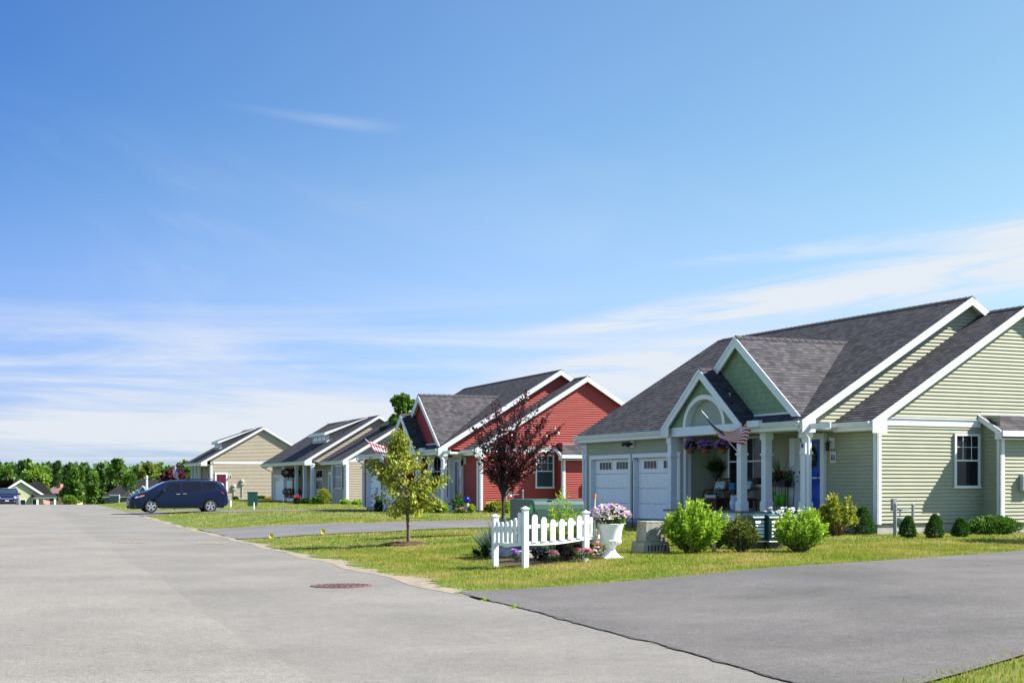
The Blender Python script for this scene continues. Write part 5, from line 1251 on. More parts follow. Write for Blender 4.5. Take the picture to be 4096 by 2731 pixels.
# mulch bed inside the fence
m = MB(); gg = random.Random(9); bp = [(-.22, 26.25), (0, 26.0), (.24, 25.72), (.75, 26.05), (1.3, 26.5), (1.75, 27.5), (2.1, 29.0), (1.2, 29.9), (-.4, 29.2)]
c = (.6, 27.6); m.add([(c[0], c[1], hz(*c) + .06)] + [(a, b, hz(a, b) + .015) for a, b in bp], [(0, 1 + i, 1 + (i+1) % len(bp)) for i in range(len(bp))]); o = m.build('mulch_bed', MULCH); o['kind'] = 'structure'
# plants in the bed
def bedplant(name, fx, fy, *a, **k): return shoots(name, G3(fx, fy), *a, **k)
root = shoots('lily_plant', (.95, 26.95, hz(.95, 26.95)), 1.30, .40, 26, 50, .11, LIME, 'tall leafy green stems growing inside the picket fence', 'plant', seed=41, start=.1, width=.22, up=.35)
g = np.random.default_rng(9)
for i, (fx, fy, lb) in enumerate(((2160, 2248, 'dark purple leaved plant by the middle fence post'), (2250, 2246, 'dark purple leaved plant under the middle of the right fence panel'), (2318, 2240, 'dark purple leaved plant beside the right fence post'))):
    shoots('coleus', G3(fx, fy), .36 + .2*(i == 1), .16, 9, 22, .075, DARKP, lb, 'plant', group='dark purple plants along the fence', seed=50 + i, start=.1, width=.6)
for i, (fx, fy, mt, lb) in enumerate(((2212, 2252, PETPK, 'pink flowers between the dark plants below the right fence panel'), (2310, 2244, PETPK, 'red and pink flowers left of the right fence post'), (2350, 2246, PETPK, 'pink and white flowers at the foot of the right fence post'),
                                  (2062, 2246, PETPU, 'pale purple star flowers below the left fence panel'))):
    r_ = shoots('petunia', G3(fx, fy), .20, .11, 9, 12, .05, MIDG, lb, 'flowers', group='flowers at the foot of the fence', seed=60 + i, start=.1)
    blossoms('flower', np.stack([g.normal(0, .035, 22), g.normal(0, .03, 22), g.uniform(.15, .23, 22)], -1), .05, mt, r_, seed=i)
x, y, z = G3(2405, 2225); r_ = shoots('petunia', (x, y, z), .24, .20, 16, 14, .05, MIDG, 'low pink flowers spilling left of the white urn', 'flowers', seed=66, start=.1)
blossoms('flower', np.stack([g.normal(0, .13, 34), g.normal(0, .08, 34), g.uniform(.14, .30, 34)], -1), .05, PETPK, r_, seed=8)
x, y, z = G3(2366, 2230); r_ = shoots('climbing_vine', (x, y + .15, z), .85, .10, 10, 46, .06, MIDG, 'slim climbing vine with white blooms behind the right fence post', 'vine', seed=67, start=.1)
blossoms('flower', np.stack([g.normal(0, .07, 22), g.normal(-.05, .05, 22), g.uniform(.25, .85, 22)], -1), .06, PETW, r_, seed=9)
shoots('leafy_plant', G3(2462, 2190), .85, .22, 14, 40, .075, LIME, 'bright green leafy plant right behind the white urn', 'plant', seed=68, start=.1)
wisps('ornamental_grass', G3(1968, 2215), .62, .42, 900, BGRASS, 'blue grey fountain grass left of the picket fence', 'grass', seed=3, w=.015)
wisps('dry_grass', G3(1985, 2185), .85, .22, 160, STRAW, 'dry straw coloured grass stalks behind the left fence post', 'grass', seed=4, w=.012)
shoots('low_plant', G3(1940, 2232), .24, .22, 12, 26, .07, DARKG, 'low dark leafy plant left of the left fence post', 'plant', seed=69, start=.1)
# marker stake
x, y, z = G3(2372, 2191); root = thing('marker_stake', (x, y, z), 'pale leaning marker stake with orange tip behind the white urn', 'stake'); hh = (2191 - 1974)*y/FPX
m = MB(); m.tube([(0, 0, -.1), (.04, 0, hh*.92)], .02, 8); m.build('rod', pm('pale_plastic_rod', (.6, .48, .40), .5), root); m = MB(); m.tube([(.04, 0, hh*.92), (.043, 0, hh)], .026, 8); m.build('tip', OPAINT, root)
# urn planter
x, y, z = G3(2442, 2232); root = thing('urn_planter', (x, y, z), 'white pedestal urn overflowing with pink white and purple petunias', 'planter', .3)
m = MB(); m.box(-.19, -.19, -.02, .19, .19, .035); m.lathe([(.18, .035), (.17, .06), (.12, .10), (.085, .16), (.08, .19), (.11, .215), (.11, .23), (.165, .26), (.205, .31), (.21, .335), (.195, .345), (.20, .42), (.215, .52), (.245, .62), (.255, .64), (.235, .65), (.21, .63), (.20, .60)], (0, 0, 0), 36)
for i in range(18):
    a = 2*PI*i/18; m.tube([(math.cos(a)*.15, math.sin(a)*.15, .255), (math.cos(a)*.19, math.sin(a)*.19, .30), (math.cos(a)*.19, math.sin(a)*.19, .335)], [.016, .022, .012], 6)
m.build('urn', pm('white_cast_stone', (.74, .74, .73), .7, .06, 8, .2, 40), root, True)
g = np.random.default_rng(12); n = 1500; v = sph(n); C = v*np.array([.30, .26, .15])*g.uniform(.4, 1, (n, 1)) + np.array([0, 0, .78]); leaves('foliage', C, v + np.array([0, 0, .3]), .05, MIDG, root, .5)
n = 190; v = sph(n); v[:, 2] = np.abs(v[:, 2])*1.0 - .25; C = v*np.array([.38, .30, .24]) + np.array([0, 0, .82]); blossoms('flower', C, .048, PETPW, root, seed=4)
# concrete handhole
x, y, z = G3(2602, 2209); root = thing('utility_pedestal', (x, y, z), 'grey stone-look utility pedestal with orange spray marks left of the big shrub', 'pedestal', .42)
def frus(m, a0, b0, z0, a1, b1, z1): m.add([(-a0, -b0, z0), (a0, -b0, z0), (a0, b0, z0), (-a0, b0, z0), (-a1, -b1, z1), (a1, -b1, z1), (a1, b1, z1), (-a1, b1, z1)], [(0, 3, 2, 1), (4, 5, 6, 7), (0, 1, 5, 4), (1, 2, 6, 5), (2, 3, 7, 6), (3, 0, 4, 7)])
m = MB(); frus(m, .335, .29, -.03, .33, .285, .02); frus(m, .305, .265, .0205, .285, .245, .205); frus(m, .275, .235, .2055, .275, .235, .225); bev(m.build('base', STONEW, root), .012)
m = MB(); frus(m, .225, .20, .2255, .205, .185, .60); frus(m, .215, .195, .6005, .205, .185, .625); bev(m.build('cap', STONEW, root), .015, 3)
for i in range(6): m = MB(); m.box(-.2 + i*.075, -.275, .05, -.185 + i*.075, -.245, .155); m.build('slot', CRACK, root)
place_text('spray_mark', '17 J', .115, OPAINT, root, Matrix.Translation((-.2155, .02, .52)) @ Matrix(((0, 0, -1, 0), (-1, 0, 0, 0), (0, 1, 0, 0), (0, 0, 0, 1))), .002)
# shrubs along the lawn
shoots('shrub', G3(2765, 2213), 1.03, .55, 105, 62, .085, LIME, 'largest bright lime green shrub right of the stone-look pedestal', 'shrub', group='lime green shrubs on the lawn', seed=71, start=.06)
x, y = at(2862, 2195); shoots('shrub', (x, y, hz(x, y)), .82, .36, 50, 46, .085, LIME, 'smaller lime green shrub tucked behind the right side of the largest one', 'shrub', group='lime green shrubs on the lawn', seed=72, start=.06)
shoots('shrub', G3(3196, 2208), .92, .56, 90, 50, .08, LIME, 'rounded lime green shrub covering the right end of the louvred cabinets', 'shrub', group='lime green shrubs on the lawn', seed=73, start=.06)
shoots('shrub', G3(2960, 2209), .68, .40, 60, 42, .065, OLIVEG, 'darker bronze green shrub left of the louvred cabinets', 'shrub', seed=74, start=.12)
x, y, z = G3(2855, 2208); m = MB(); m.tube([(0, 0, -.05), (.01, 0, .28)], [.045, .04], 8); o = m.build('stake', pm('bleached_timber', (.42, .36, .27), .9, .2, 9)); o.location = (x, y, z); tag(o, 'short bleached timber stub between the two lime shrubs', 'stub')
# green louvred cabinets
for i, (fx, lb) in enumerate(((3040, 'green louvred cabinet with slats coloured white as sun glint left of the rounded lime shrub'), (3105, 'green louvred cabinet partly hidden by the rounded lime shrub'))):
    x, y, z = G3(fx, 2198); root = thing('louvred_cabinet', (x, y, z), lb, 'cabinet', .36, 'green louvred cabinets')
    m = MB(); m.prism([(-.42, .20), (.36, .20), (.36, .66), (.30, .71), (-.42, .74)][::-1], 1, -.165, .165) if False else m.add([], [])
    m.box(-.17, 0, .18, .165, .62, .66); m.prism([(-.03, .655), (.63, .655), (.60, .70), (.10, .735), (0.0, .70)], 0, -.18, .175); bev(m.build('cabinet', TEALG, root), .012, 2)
    for k in range(5): m = MB(); m.prism([(-.028, .265 + k*.073), (0.0, .265 + k*.073), (0.0, .315 + k*.073)], 0, -.11, .09); m.build('louvre', WPAINT, root)  # white colour stands in for the sun glint on the louvres
    m = MB(); m.box(-.18, -.03, .165, .17, .05, .185); m.build('sill', WPAINT, root)
    m = MB(); m.box(-.15, .03, -.05, .15, .58, .18); m.build('base', DARKW, root)
# white flowers behind
x, y = at(3165, 2160); r_ = shoots('white_flower_plant', (x, y, hz(x, y)), .70, .34, 26, 14, .07, MIDG, 'white flowering plant behind the rounded lime shrub', 'flowers', seed=81)
g = np.random.default_rng(15); blossoms('flower', np.stack([g.normal(-.12, .22, 46), g.normal(0, .1, 46), g.uniform(.55, .80, 46)], -1), .055, PETW, r_, seed=3)
x, y = at(3025, 2140); shoots('tall_stem_plant', (x, y, hz(x, y)), .62, .26, 18, 22, .05, YELG, 'thin upright stems with tiny flowers behind the louvred cabinets', 'plant', seed=82, width=.2, start=.3, up=1.)
# shrubs at the green house
y = 38.2; x = (3345 - CXP)/FPX*y; shoots('shrub', (x, y, hz(x, y)), 1.10, .60, 44, 40, .10, YELG, 'loose yellow green shrub by the blue front door', 'shrub', seed=83, start=.4, width=.7, up=.5)
x, y = at(3335, 2142); shoots('shrub', (x, y, hz(x, y)), .46, .33, 40, 26, .06, GOLD, 'small golden orange shrub below the yellow green one', 'shrub', seed=84, start=.15)
m = MB(); m.lathe([(.05, 0), (.045, .45), (.08, .5)], (0, 0, 0), 12); x, y = at(3255, 2130); root = thing('gazing_ball', (x, y, hz(x, y)), 'blue glass gazing ball half hidden behind the rounded lime shrub', 'garden ball'); m.build('pedestal', CONC, root, True); zc = CAMZ - (2050 - HOR)*y/FPX - hz(x, y); q = MB(); q.ball((0, 0, zc), .125, 24, 14); q.build('ball', BGLASS, root, True)
m = MB(); m.tube([(0, 0, .48), (0, 0, zc - .1)], .03, 8); m.build('neck', CONC, root)
CN = [(3452, 2138, 2029, 48, 'largest clipped cone evergreen left of the white corner board'), (3632, 2150, 2065, 36, 'small clipped cone evergreen in front of the gas meter'), (3739, 2153, 2058, 39, 'clipped cone evergreen under the middle of the gable wall'), (3842, 2147, 2072, 37, 'clipped cone evergreen below the gable window')]
for i, (fx, fb, ft, hw_, lb) in enumerate(CN):
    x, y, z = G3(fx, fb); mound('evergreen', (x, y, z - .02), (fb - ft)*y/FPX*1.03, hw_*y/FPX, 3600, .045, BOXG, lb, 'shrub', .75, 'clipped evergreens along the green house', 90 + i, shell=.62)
x, y, z = G3(3975, 2136); mound('shrub', (x, y, z), .46, .68, 2600, .085, MIDG, 'broad low shrub with glossy leaves at the right of the gable wall', 'shrub', .0, seed=95, shell=.4)
for i, (fx, fb, lb) in enumerate(((2650, 2078, 'dark green shrub left of the two before the right garage door'), (2710, 2078, 'dark green shrub right of the two before the right garage door'))):
    Yq = 49.5; X = (fx - CXP)/FPX*Yq; mound('shrub', (X, Yq, hz(X, Yq)), .62 - .12*i, .34 + .06*i, 1500, .08, DARKG, lb, 'shrub', .1, 'dark shrubs by the garage', 97 + i)
x, y, z = G3(2530, 2113); m = MB(); m.tube([(0, 0, -.1), (0, 0, 2.0), (.03, 0, 2.12), (.12, 0, 2.14), (.16, 0, 2.04)], .014, 6); o = m.build('garden_pole', BLACK); o.location = (x, y, z); tag(o, 'thin black hooked garden pole before the gap between the garage doors', 'pole')
# gas meters with bollards
def meter_set(pts, lab, F, n0):
    for i, (p, h) in enumerate(pts):
        m = MB(); m.lathe([(.038, -.1), (.038, h), (.030, h + .015)], (0, 0, 0), 10); o = m.build('bollard', GREYM); o.location = (p[0], p[1], hz(*p)); tag(o, lab[1 + i], 'bollard', 'steel posts guarding the gas meters')
p1, p2 = at(3581, 2146), at(3651, 2142)
meter_set(((p1, .86), (p2, .84)), ('', 'left grey steel bollard before the green house gas meter', 'right grey steel bollard before the green house gas meter'), FG, 0)
c = ((p1[0] + p2[0])/2 + .0, (p1[1] + p2[1])/2 + .35); root = thing('gas_meter', (c[0], c[1], hz(*c)), 'grey gas meter with pipes against the green gable wall', 'gas meter', FG.th); m = MB(); gas_meter_shape(m, 0, 0, .36); m.build('meter', GREYM, root, True)
q1, q2 = FR.w(-1.9, 2.55), FR.w(-1.9, 3.35); meter_set(((q1, 1.0), (q2, .98)), ('', 'left pale bollard before the red house gas meter', 'right pale bollard before the red house gas meter'), FR, 0)
c = FR.w(-1.6, 3.0); root = thing('gas_meter', (c[0], c[1], hz(*c)), 'grey gas meter with pipes against the red gable wall', 'gas meter', FR.th); m = MB(); gas_meter_shape(m, 0, 0, .45); m.build('meter', GREYM, root, True)

# ---------------------------------------------------------------- porch things of the green house
def onporch(F, fx, t): s = st_from(F, fx, t); x, y = F.w(s, t); return x, y, s
def wicker_chair(fx, t, lab, rz, zf):
    x, y, s = onporch(FG, fx, t); root = thing('wicker_chair', (x, y, zf), lab, 'chair', FG.th + rz, 'wicker armchairs on the green porch')
    m = MB(); m.box(-.30, -.28, .30, .30, .28, .36); m.build('seat', WICKER, root)
    for a in (-.28, .28):
        for b in (-.26, .26): m = MB(); m.tube([(a*1.05, b*1.05, 0), (a, b, .33)], .022, 8); m.build('leg', WICKER, root)
    m = MB(); m.box(-.22, -.2, .06, .22, .2, .30); m.build('basket_base', WICKER, root)
    m = MB()
    for q in range(7): m.tube([(-.30 + .03*abs(q - 3)/3, -.27 + .09*q, .34), (.0 + .36, -.29 + .0967*q, .95 - .06*abs(q - 3)/3)], .016, 6)
    m.tube([(.36, -.29, .9), (.37, -.15, .97), (.37, .15, .97), (.36, .29, .9)], .022, 8); m.build('backrest', WICKER, root)
    for b in (-.31, .31): m = MB(); m.tube([(-.27, b, .33), (-.33, b, .52), (-.22, b, .60), (.05, b, .62), (.30, b, .66)], .024, 8); m.build('armrest', WICKER, root)
    m = MB(); m.box(-.31, -.25, .36, .22, .25, .46); bev(m.build('seat_cushion', CREAM, root), .03, 3)
    m = MB(); m.obox((0.12, 0, .68), (.055, .22, .22), Matrix.Rotation(.35, 3, 'Y')); o = bev(m.build('pillow', pm('blue_cream_print', (.33, .45, .44), .9, .55, 16), root), .05, 3)
    return root
wicker_chair(2868, 1.0, 'wicker armchair with patterned pillow, the fully visible one on the green porch', .2, .80)
wicker_chair(2972, 1.0, 'wicker armchair mostly hidden behind the porch columns', .1, .80)
x, y, s = onporch(FG, 2936, 1.25); root = thing('side_table', (x, y, .80), 'brown wicker side table between the two porch chairs', 'table', FG.th); m = MB(); m.box(-.2, -.28, .52, .2, .28, .56); m.build('tabletop', WICKER, root)
for a in (-.17, .17):
    for b in (-.24, .24): m = MB(); m.tube([(a, b, 0), (a, b, .52)], .018, 6); m.build('leg', WICKER, root)
m = MB(); m.prism([(-.15, 0), (.15, 0), (.13, .28), (-.13, .28)], 0, -.10, .10); o = bev(m.build('tote_bag', pm('turquoise_cloth', (.02, .16, .30), .8, .1, 6)), .02); o.location = (x, y, 1.362); o.rotation_euler = (0, 0, FG.th); tag(o, 'blue cloth bag standing on the porch side table', 'bag')
x, y, s = onporch(FG, 2866, 1.3); root = thing('potted_plant', (x, y, .80), 'dark spiky plant on a tall stand in the porch corner', 'plant'); m = MB(); m.tube([(0, 0, 0), (0, 0, 1.0)], .03, 8); m.lathe([(.2, 0), (.2, .03)], (0, 0, 0), 14); m.build('stand', BLACK, root); m = MB(); m.lathe([(.10, 1.0), (.15, 1.18)], (0, 0, 0), 16); m.build('pot', DARKW, root)
wisps('leaf_tuft', (0, 0, 1.15), .52, .50, 420, DARKG, parent=root, seed=6, w=.05, part='foliage')
x, y, s = onporch(FG, 2940, .75); root = thing('ceramic_stool', (x, y, .80), 'pale blue ceramic jar on the porch floor behind the left paired column', 'jar'); m = MB(); m.lathe([(.12, 0), (.16, .12), (.17, .22), (.13, .36), (.10, .40), (.12, .43)], (0, 0, 0), 20); m.build('jar', pm('pale_blue_glaze', (.42, .50, .62), .25, .2, 14), root, True)
# plant stand
x, y, s = onporch(FG, 3122, .95); root = thing('plant_stand', (x, y, .80), 'black wire plant stand with two shelves beside the porch window', 'stand', FG.th)
m = MB(); m.box(-.16, -.48, .70, .16, .48, .72); m.build('shelf', BLACK, root); m = MB(); m.box(-.15, -.44, .16, .15, .44, .18); m.build('shelf', BLACK, root)
for a in (-.15, .15):
    for b in (-.47, -.15, .15, .47): m = MB(); m.tube([(a, b*.85, 0), (a, b*.95, .4), (a, b, .72), (a, b*.96, .80)], .011, 6); m.build('leg', BLACK, root)
r2_ = thing('flower_box', (x, y, 1.525), 'dark planter of red geraniums and spiky grass on the wire stand', 'planter', FG.th); m = MB(); m.prism([(-.34, 0), (.34, 0), (.40, .2), (-.40, .2)], 0, -.12, .12); m.build('trough', BLACK, r2_)
g = np.random.default_rng(3); n = 500; C = np.stack([g.normal(0, .1, n), g.normal(0, .25, n), g.uniform(.1, .4, n)], -1); leaves('foliage', C, sph(n), .08, DARKG, r2_, .7); blossoms('flower', np.stack([g.normal(-.05, .1, 26), g.normal(0, .27, 26), g.uniform(.3, .45, 26)], -1), .06, PETR, r2_); wisps('spike', (0, .05, .2), .8, .5, 34, MIDG, parent=r2_, seed=8, w=.04, part='spike')
q = thing('watering_can', (x, y, .985), 'lime green watering can on the lower shelf of the wire stand', 'watering can', FG.th); m = MB(); m.lathe([(.14, 0), (.19, .12), (.18, .24), (.15, .28)], (0, 0, 0), 20); m.build('can', LIMEPL, q, True); m = MB(); m.tube([(0, .15, .1), (0, .28, .25), (0, .36, .36)], [.04, .03, .045], 8); m.build('spout', LIMEPL, q); m = MB(); m.tube([(0, -.14, .06), (0, -.30, .14), (0, -.30, .28), (0, -.12, .30)], .02, 8); m.build('handle', LIMEPL, q)
# hanging baskets
for i, (fx, lb) in enumerate(((2762, 'hanging basket of purple flowers, leftmost under the arched beam'), (2823, 'hanging basket of purple flowers, middle one under the arched beam'), (2890, 'hanging basket of purple flowers, right beside the flag'))):
    x, y, s = onporch(FG, fx, -.02); zb_ = z_from(FG, 1802, s, 0); root = thing('hanging_basket', (x, y, zb_), lb, 'basket', 0, 'purple hanging baskets on the green porch')
    m = MB(); m.lathe([(.02, -.10), (.10, -.075), (.135, 0), (.15, .06)], (0, 0, 0), 18); m.build('basket', pm('coir_basket', (.24, .09, .03), .95, .35, 30, .8, 60), root, True)
    m = MB(); zt_ = 3.12 - zb_
    for k in range(3): m.tube([(math.cos(k*2.1)*.14, math.sin(k*2.1)*.14, .06), (0, 0, zt_)], .004, 4)
    m.build('chain', BLACK, root)
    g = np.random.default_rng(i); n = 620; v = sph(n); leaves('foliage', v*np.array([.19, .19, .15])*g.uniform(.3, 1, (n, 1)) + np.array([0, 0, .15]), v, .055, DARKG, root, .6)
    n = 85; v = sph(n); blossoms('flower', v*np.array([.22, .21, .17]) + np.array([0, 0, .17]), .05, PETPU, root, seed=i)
# flag on the green house
FL = flagm('flag_cloth')
def flag(name, pole, corners, sag, lab, cat='flag', wav=.05, u0=0.):
    """pole: two world points; corners: hoist-top, fly-top, fly-bottom, hoist-bottom world points"""
    root = thing(name, pole[0], lab, cat); o0 = Vector(pole[0])
    m = MB(); m.tube([Vector(p) - o0 for p in pole], .014, 8); q = m.build('pole', WPAINT, root)
    b = MB(); b.ball(tuple(Vector(pole[1]) - o0), .025, 10, 6); b.build('finial', pm('gold_finial', (.5, .38, .15), .3, .05, 3, metal=.8), q)
    nx, ny = 30, 14; c = [Vector(p) - o0 for p in corners]; m = MB(); V = []; UV = []
    for j in range(ny + 1):
        v = j/ny
        for i in range(nx + 1):
            u = i/nx; top = c[0].lerp(c[1], u); bot = c[3].lerp(c[2], u); p = bot.lerp(top, v)
            p = p + Vector((0, 0, -(sag[0]*v + sag[1]*(1 - v))*math.sin(PI*min(1, u*1.15))*(1 if u < .87 else .9)))
            p += Vector((.35, -1, 0)).normalized()*(wav*math.sin(u*9 + v*2.2) + wav*.6*math.sin(u*4 - v*5))*min(1, u*3)
            V.append(p); UV.append((u0 + (1 - u0)*u, v))
    m.add(V, [(j*(nx+1) + i, j*(nx+1) + i + 1, (j+1)*(nx+1) + i + 1, (j+1)*(nx+1) + i) for j in range(ny) for i in range(nx)])
    m.build('cloth', FL, root, True, UV); return root
s = st_from(FG, 2956, -.14); b0 = FG.w(s, -.14); base = (b0[0], b0[1], z_from(FG, 1812, s, -.14))
tb = FG.w(s, -.14 - 1.30); Yt = tb[1]; tip = atY(2805, 1642, Yt)
Yf = (Yt + b0[1])/2
flag('american_flag', (base, tip), (atY(2809, 1648, Yt + .05), atY(3017, 1692, Yt + .2), atY(2977, 1779, Yt + .3), atY(2878, 1752, Yf)), (.42, .02), 'american flag waving from a white pole on the green house porch column', wav=.035)
s = st_from(FR, 1545, -.14); b0 = FR.w(s, -.14); base = (b0[0], b0[1], z_from(FR, 1830, s, -.14)); tb = FR.w(s, -1.5)
tip = atY(1460, 1755, tb[1]); flag('american_flag', (base, tip), (atY(1475, 1764, tb[1]), atY(1500, 1815, tb[1] + .1), atY(1556, 1813, tb[1] + .3), atY(1552, 1790, tb[1] + .4)), (0, 0), 'american flag with vertical hanging stripes in front of the red house garage', wav=.02, u0=.42)
bpy.data.objects[-1] if False else None
s = st_from(FR, 1640, -.14); b0 = FR.w(s, -.14); tb = FR.w(s, -1.4); root = thing('black_flag', (b0[0], b0[1], z_from(FR, 1800, s, -.14)), 'furled black flag on a white pole behind the young tree', 'flag')
o0 = root.location; m = MB(); tip = Vector(atY(1562, 1744, tb[1])) - o0; m.tube([(0, 0, 0), tip], .018, 8); m.build('pole', WPAINT, root)
A_ = Vector(atY(1573, 1752, tb[1])) - o0; m = MB(); m.add([A_, Vector(atY(1602, 1752, tb[1] + .4)) - o0, Vector(atY(1606, 1770, tb[1] + .5)) - o0, Vector(atY(1592, 1772, tb[1] + .3)) - o0], [(0, 1, 2, 3)]); m.build('cloth', BLACK, root)
# wreath, plaque
x, y = FG.w(1.60, 1.43); root = thing('wreath', (x, y, 2.38), 'round flower wreath hanging on the blue front door', 'wreath', FG.th); g = np.random.default_rng(8); n = 600; a = g.uniform(0, 2*PI, n); rr = .20 + g.normal(0, .035, n)
C = np.stack([g.normal(-.03, .02, n), np.cos(a)*rr, np.sin(a)*rr*1.2], -1); leaves('twigs', C, sph(n), .055, DARKG, root, .4); a = g.uniform(0, 2*PI, 18); blossoms('flower', np.stack([-.06 + 0*a, np.cos(a)*.2, np.sin(a)*.24], -1), .04, PETPW, root)
x, y = FG.w(.655, 1.54); root = thing('wall_plaque', (x, y, 2.19), 'white garden plaque with red and blue figures beside the blue front door', 'plaque', FG.th)
m = MB(); m.box(-.02, -.13, -.0, 0, .13, .33); m.build('board', pm('cream_board', (.62, .58, .5), .6, .1, 20), root)
for yy, zz, mt, w_ in ((.04, .08, pm('plaque_red', (.35, .03, .05), .6), .045), (-.06, .07, pm('plaque_blue', (.05, .15, .5), .6), .04)):
    m = MB(); m.prism([(yy - w_, zz), (yy + w_, zz), (yy + w_*.7, zz + .11), (yy + w_*.5, zz + .17), (yy - w_*.5, zz + .17), (yy - w_*.7, zz + .11)], 0, -.026, -.019); m.build('figure', mt, root)
m = MB(); m.tube([(-.01, -.1, .33), (-.01, 0, .43), (-.01, .1, .33)], .004, 5); m.build('cord', BLACK, root)

# ---------------------------------------------------------------- things at the red house
def bushpx(name, fx, fb, ft, hw_, mat, lb, cat='shrub', n=900, ls=.09, Y=None, seed=1, group=None, cone=0., **k):
    x, y = at(fx, fb); z = hz(x, y)
    if Y: x = (fx - CXP)/FPX*Y; y = Y; z = hz(x, y)
    h = CAMZ - (ft - HOR)*y/FPX - z
    return mound(name, (x, y, z), max(.2, h), hw_*y/FPX, n, ls, mat, lb, cat, cone, group, seed, **k)
bushpx('shrub', 1835, 2042, 1983, 25, MIDG, 'rounded green shrub by the white front door of the red house', Y=62.8, seed=301)
bushpx('shrub', 1742, 2046, 2003, 24, FARL, 'light green shrub below the red house porch, right of the young tree', Y=62.6, seed=302, n=1200)
bushpx('shrub', 1776, 2046, 2015, 13, LIME, 'small bright shrub between the porch and the rounded shrub', Y=62.3, seed=303, n=600)
bushpx('shrub', 1690, 2046, 2010, 30, OLIVEG, 'dull green shrub behind the trunk of the young tree', Y=63, seed=304, n=1200)
bushpx('shrub', 1885, 2046, 2022, 14, LIME, 'low bright plant right of the blue ball pedestal', Y=62.2, seed=305, n=500)
bushpx('hosta', 1978, 2046, 2018, 28, YELG, 'spreading hosta with pale leaves at the red gable wall', 'plant', Y=62.5, seed=306, n=420, ls=.22)
bushpx('shrub', 2030, 2044, 2008, 13, LIME, 'upright bright green shrub just right of the plum trunk', Y=62, seed=307, n=600)
bushpx('shrub', 1514, 2050, 2003, 14, DARKG, 'dark shrub under the bird feeder pole', Y=66.5, seed=308, n=700)
r_ = bushpx('flowers', 1842, 2048, 2036, 16, MIDG, 'pink flowers at the foot of the rounded shrub', 'flowers', Y=61.6, seed=309, n=200); g = np.random.default_rng(2); blossoms('flower', np.stack([g.normal(0, .12, 30), g.normal(0, .08, 30), g.uniform(.1, .24, 30)], -1), .06, PETPK, r_)
x, y = FR.w(-.3, .2); z = hz(x, y); root = thing('gazing_ball', ((1867 - CXP)/FPX*62.2, 62.2, hz((1867 - CXP)/FPX*62.2, 62.2)), 'shiny blue gazing ball on a stone pedestal by the red house', 'garden ball')
zb_ = CAMZ - (2011 - HOR)*62.2/FPX - root.location.z; m = MB(); m.lathe([(.13, 0), (.11, .08), (.085, zb_*.5), (.10, zb_ - .02), (.05, zb_)], (0, 0, 0), 14); m.build('pedestal', pm('sandy_stone', (.45, .38, .27), .9, .15, 8), root, True); m = MB(); m.ball((0, 0, zb_ + .13), .145, 24, 14); m.build('ball', BGLASS, root, True)
# garden chair
Yq = 66.; X = (1552 - CXP)/FPX*Yq; root = thing('garden_chair', (X, Yq, hz(X, Yq)), 'white ornate garden chair on the grass left of the young tree', 'chair', -.5)
m = MB(); m.lathe([(.22, .42), (.23, .44), (.22, .46)], (0, 0, 0), 18); m.build('seat', WPAINT, root)
for a in range(4): m = MB(); t = a*PI/2 + PI/4; m.tube([(math.cos(t)*.18, math.sin(t)*.18, .43), (math.cos(t)*.15, math.sin(t)*.15, .2), (math.cos(t)*.25, math.sin(t)*.25, 0)], .02, 6); m.build('leg', WPAINT, root)
m = MB(); m.tube([(-.2, .18, .44), (-.24, .2, .7), (-.16, .22, .92), (0, .22, .99), (.16, .22, .92), (.24, .2, .7), (.2, .18, .44)], .02, 6)
for q in range(5): m.tube([(-.14 + .07*q, .2, .45), (-.05 + .025*q, .22, .7), (-.12 + .06*q, .22, .95)], .014, 5)
m.build('backrest', WPAINT, root)
Yq = 66.5; X = (1526 - CXP)/FPX*Yq; z = hz(X, Yq); zt_ = CAMZ - (1850 - HOR)*Yq/FPX - z; root = thing('bird_feeder', (X, Yq, z), 'tall black pole with white birdhouse before the red garage', 'bird feeder'); m = MB(); m.tube([(0, 0, 0), (0, 0, zt_)], .02, 8); m.build('pole', BLACK, root)
m = MB(); m.prism([(-.08, zt_), (.08, zt_), (.08, zt_ + .2), (0, zt_ + .3), (-.08, zt_ + .2)], 1, -.08, .08); m.build('birdhouse', pm('pale_birdhouse', (.55, .56, .6), .6), root); m = MB(); m.lathe([(.05, zt_*.62), (.13, zt_*.64), (.12, zt_*.70), (.03, zt_*.75)], (0, 0, 0), 12); m.build('feeder', BLACK, root)
# porch railing and hanging basket at the red house
for k, (s0, s1) in enumerate(((.5, 2.2),)):
    m = MB(); m.box(.36, s0, 1.55, .42, s1, 1.62); m.box(.36, s0, .86, .42, s1, .92)
    for q in range(11): m.box(.375, s0 + .08 + q*.155, .92, .405, s0 + .12 + q*.155, 1.55)
    m.build('porch_railing', WHITE, RH)
x, y = FR.w(1.6, .15); root = thing('hanging_basket', (x, y, 1.75), 'dark flower basket hanging at the red house porch railing', 'basket'); m = MB(); m.lathe([(.05, -.16), (.2, -.02), (.22, .04)], (0, 0, 0), 14); m.build('basket', DARKW, root)
g = np.random.default_rng(5); v = sph(500); leaves('foliage', v*np.array([.34, .34, .26]) + np.array([0, 0, .1]), v, .09, DARKP, root, .6)

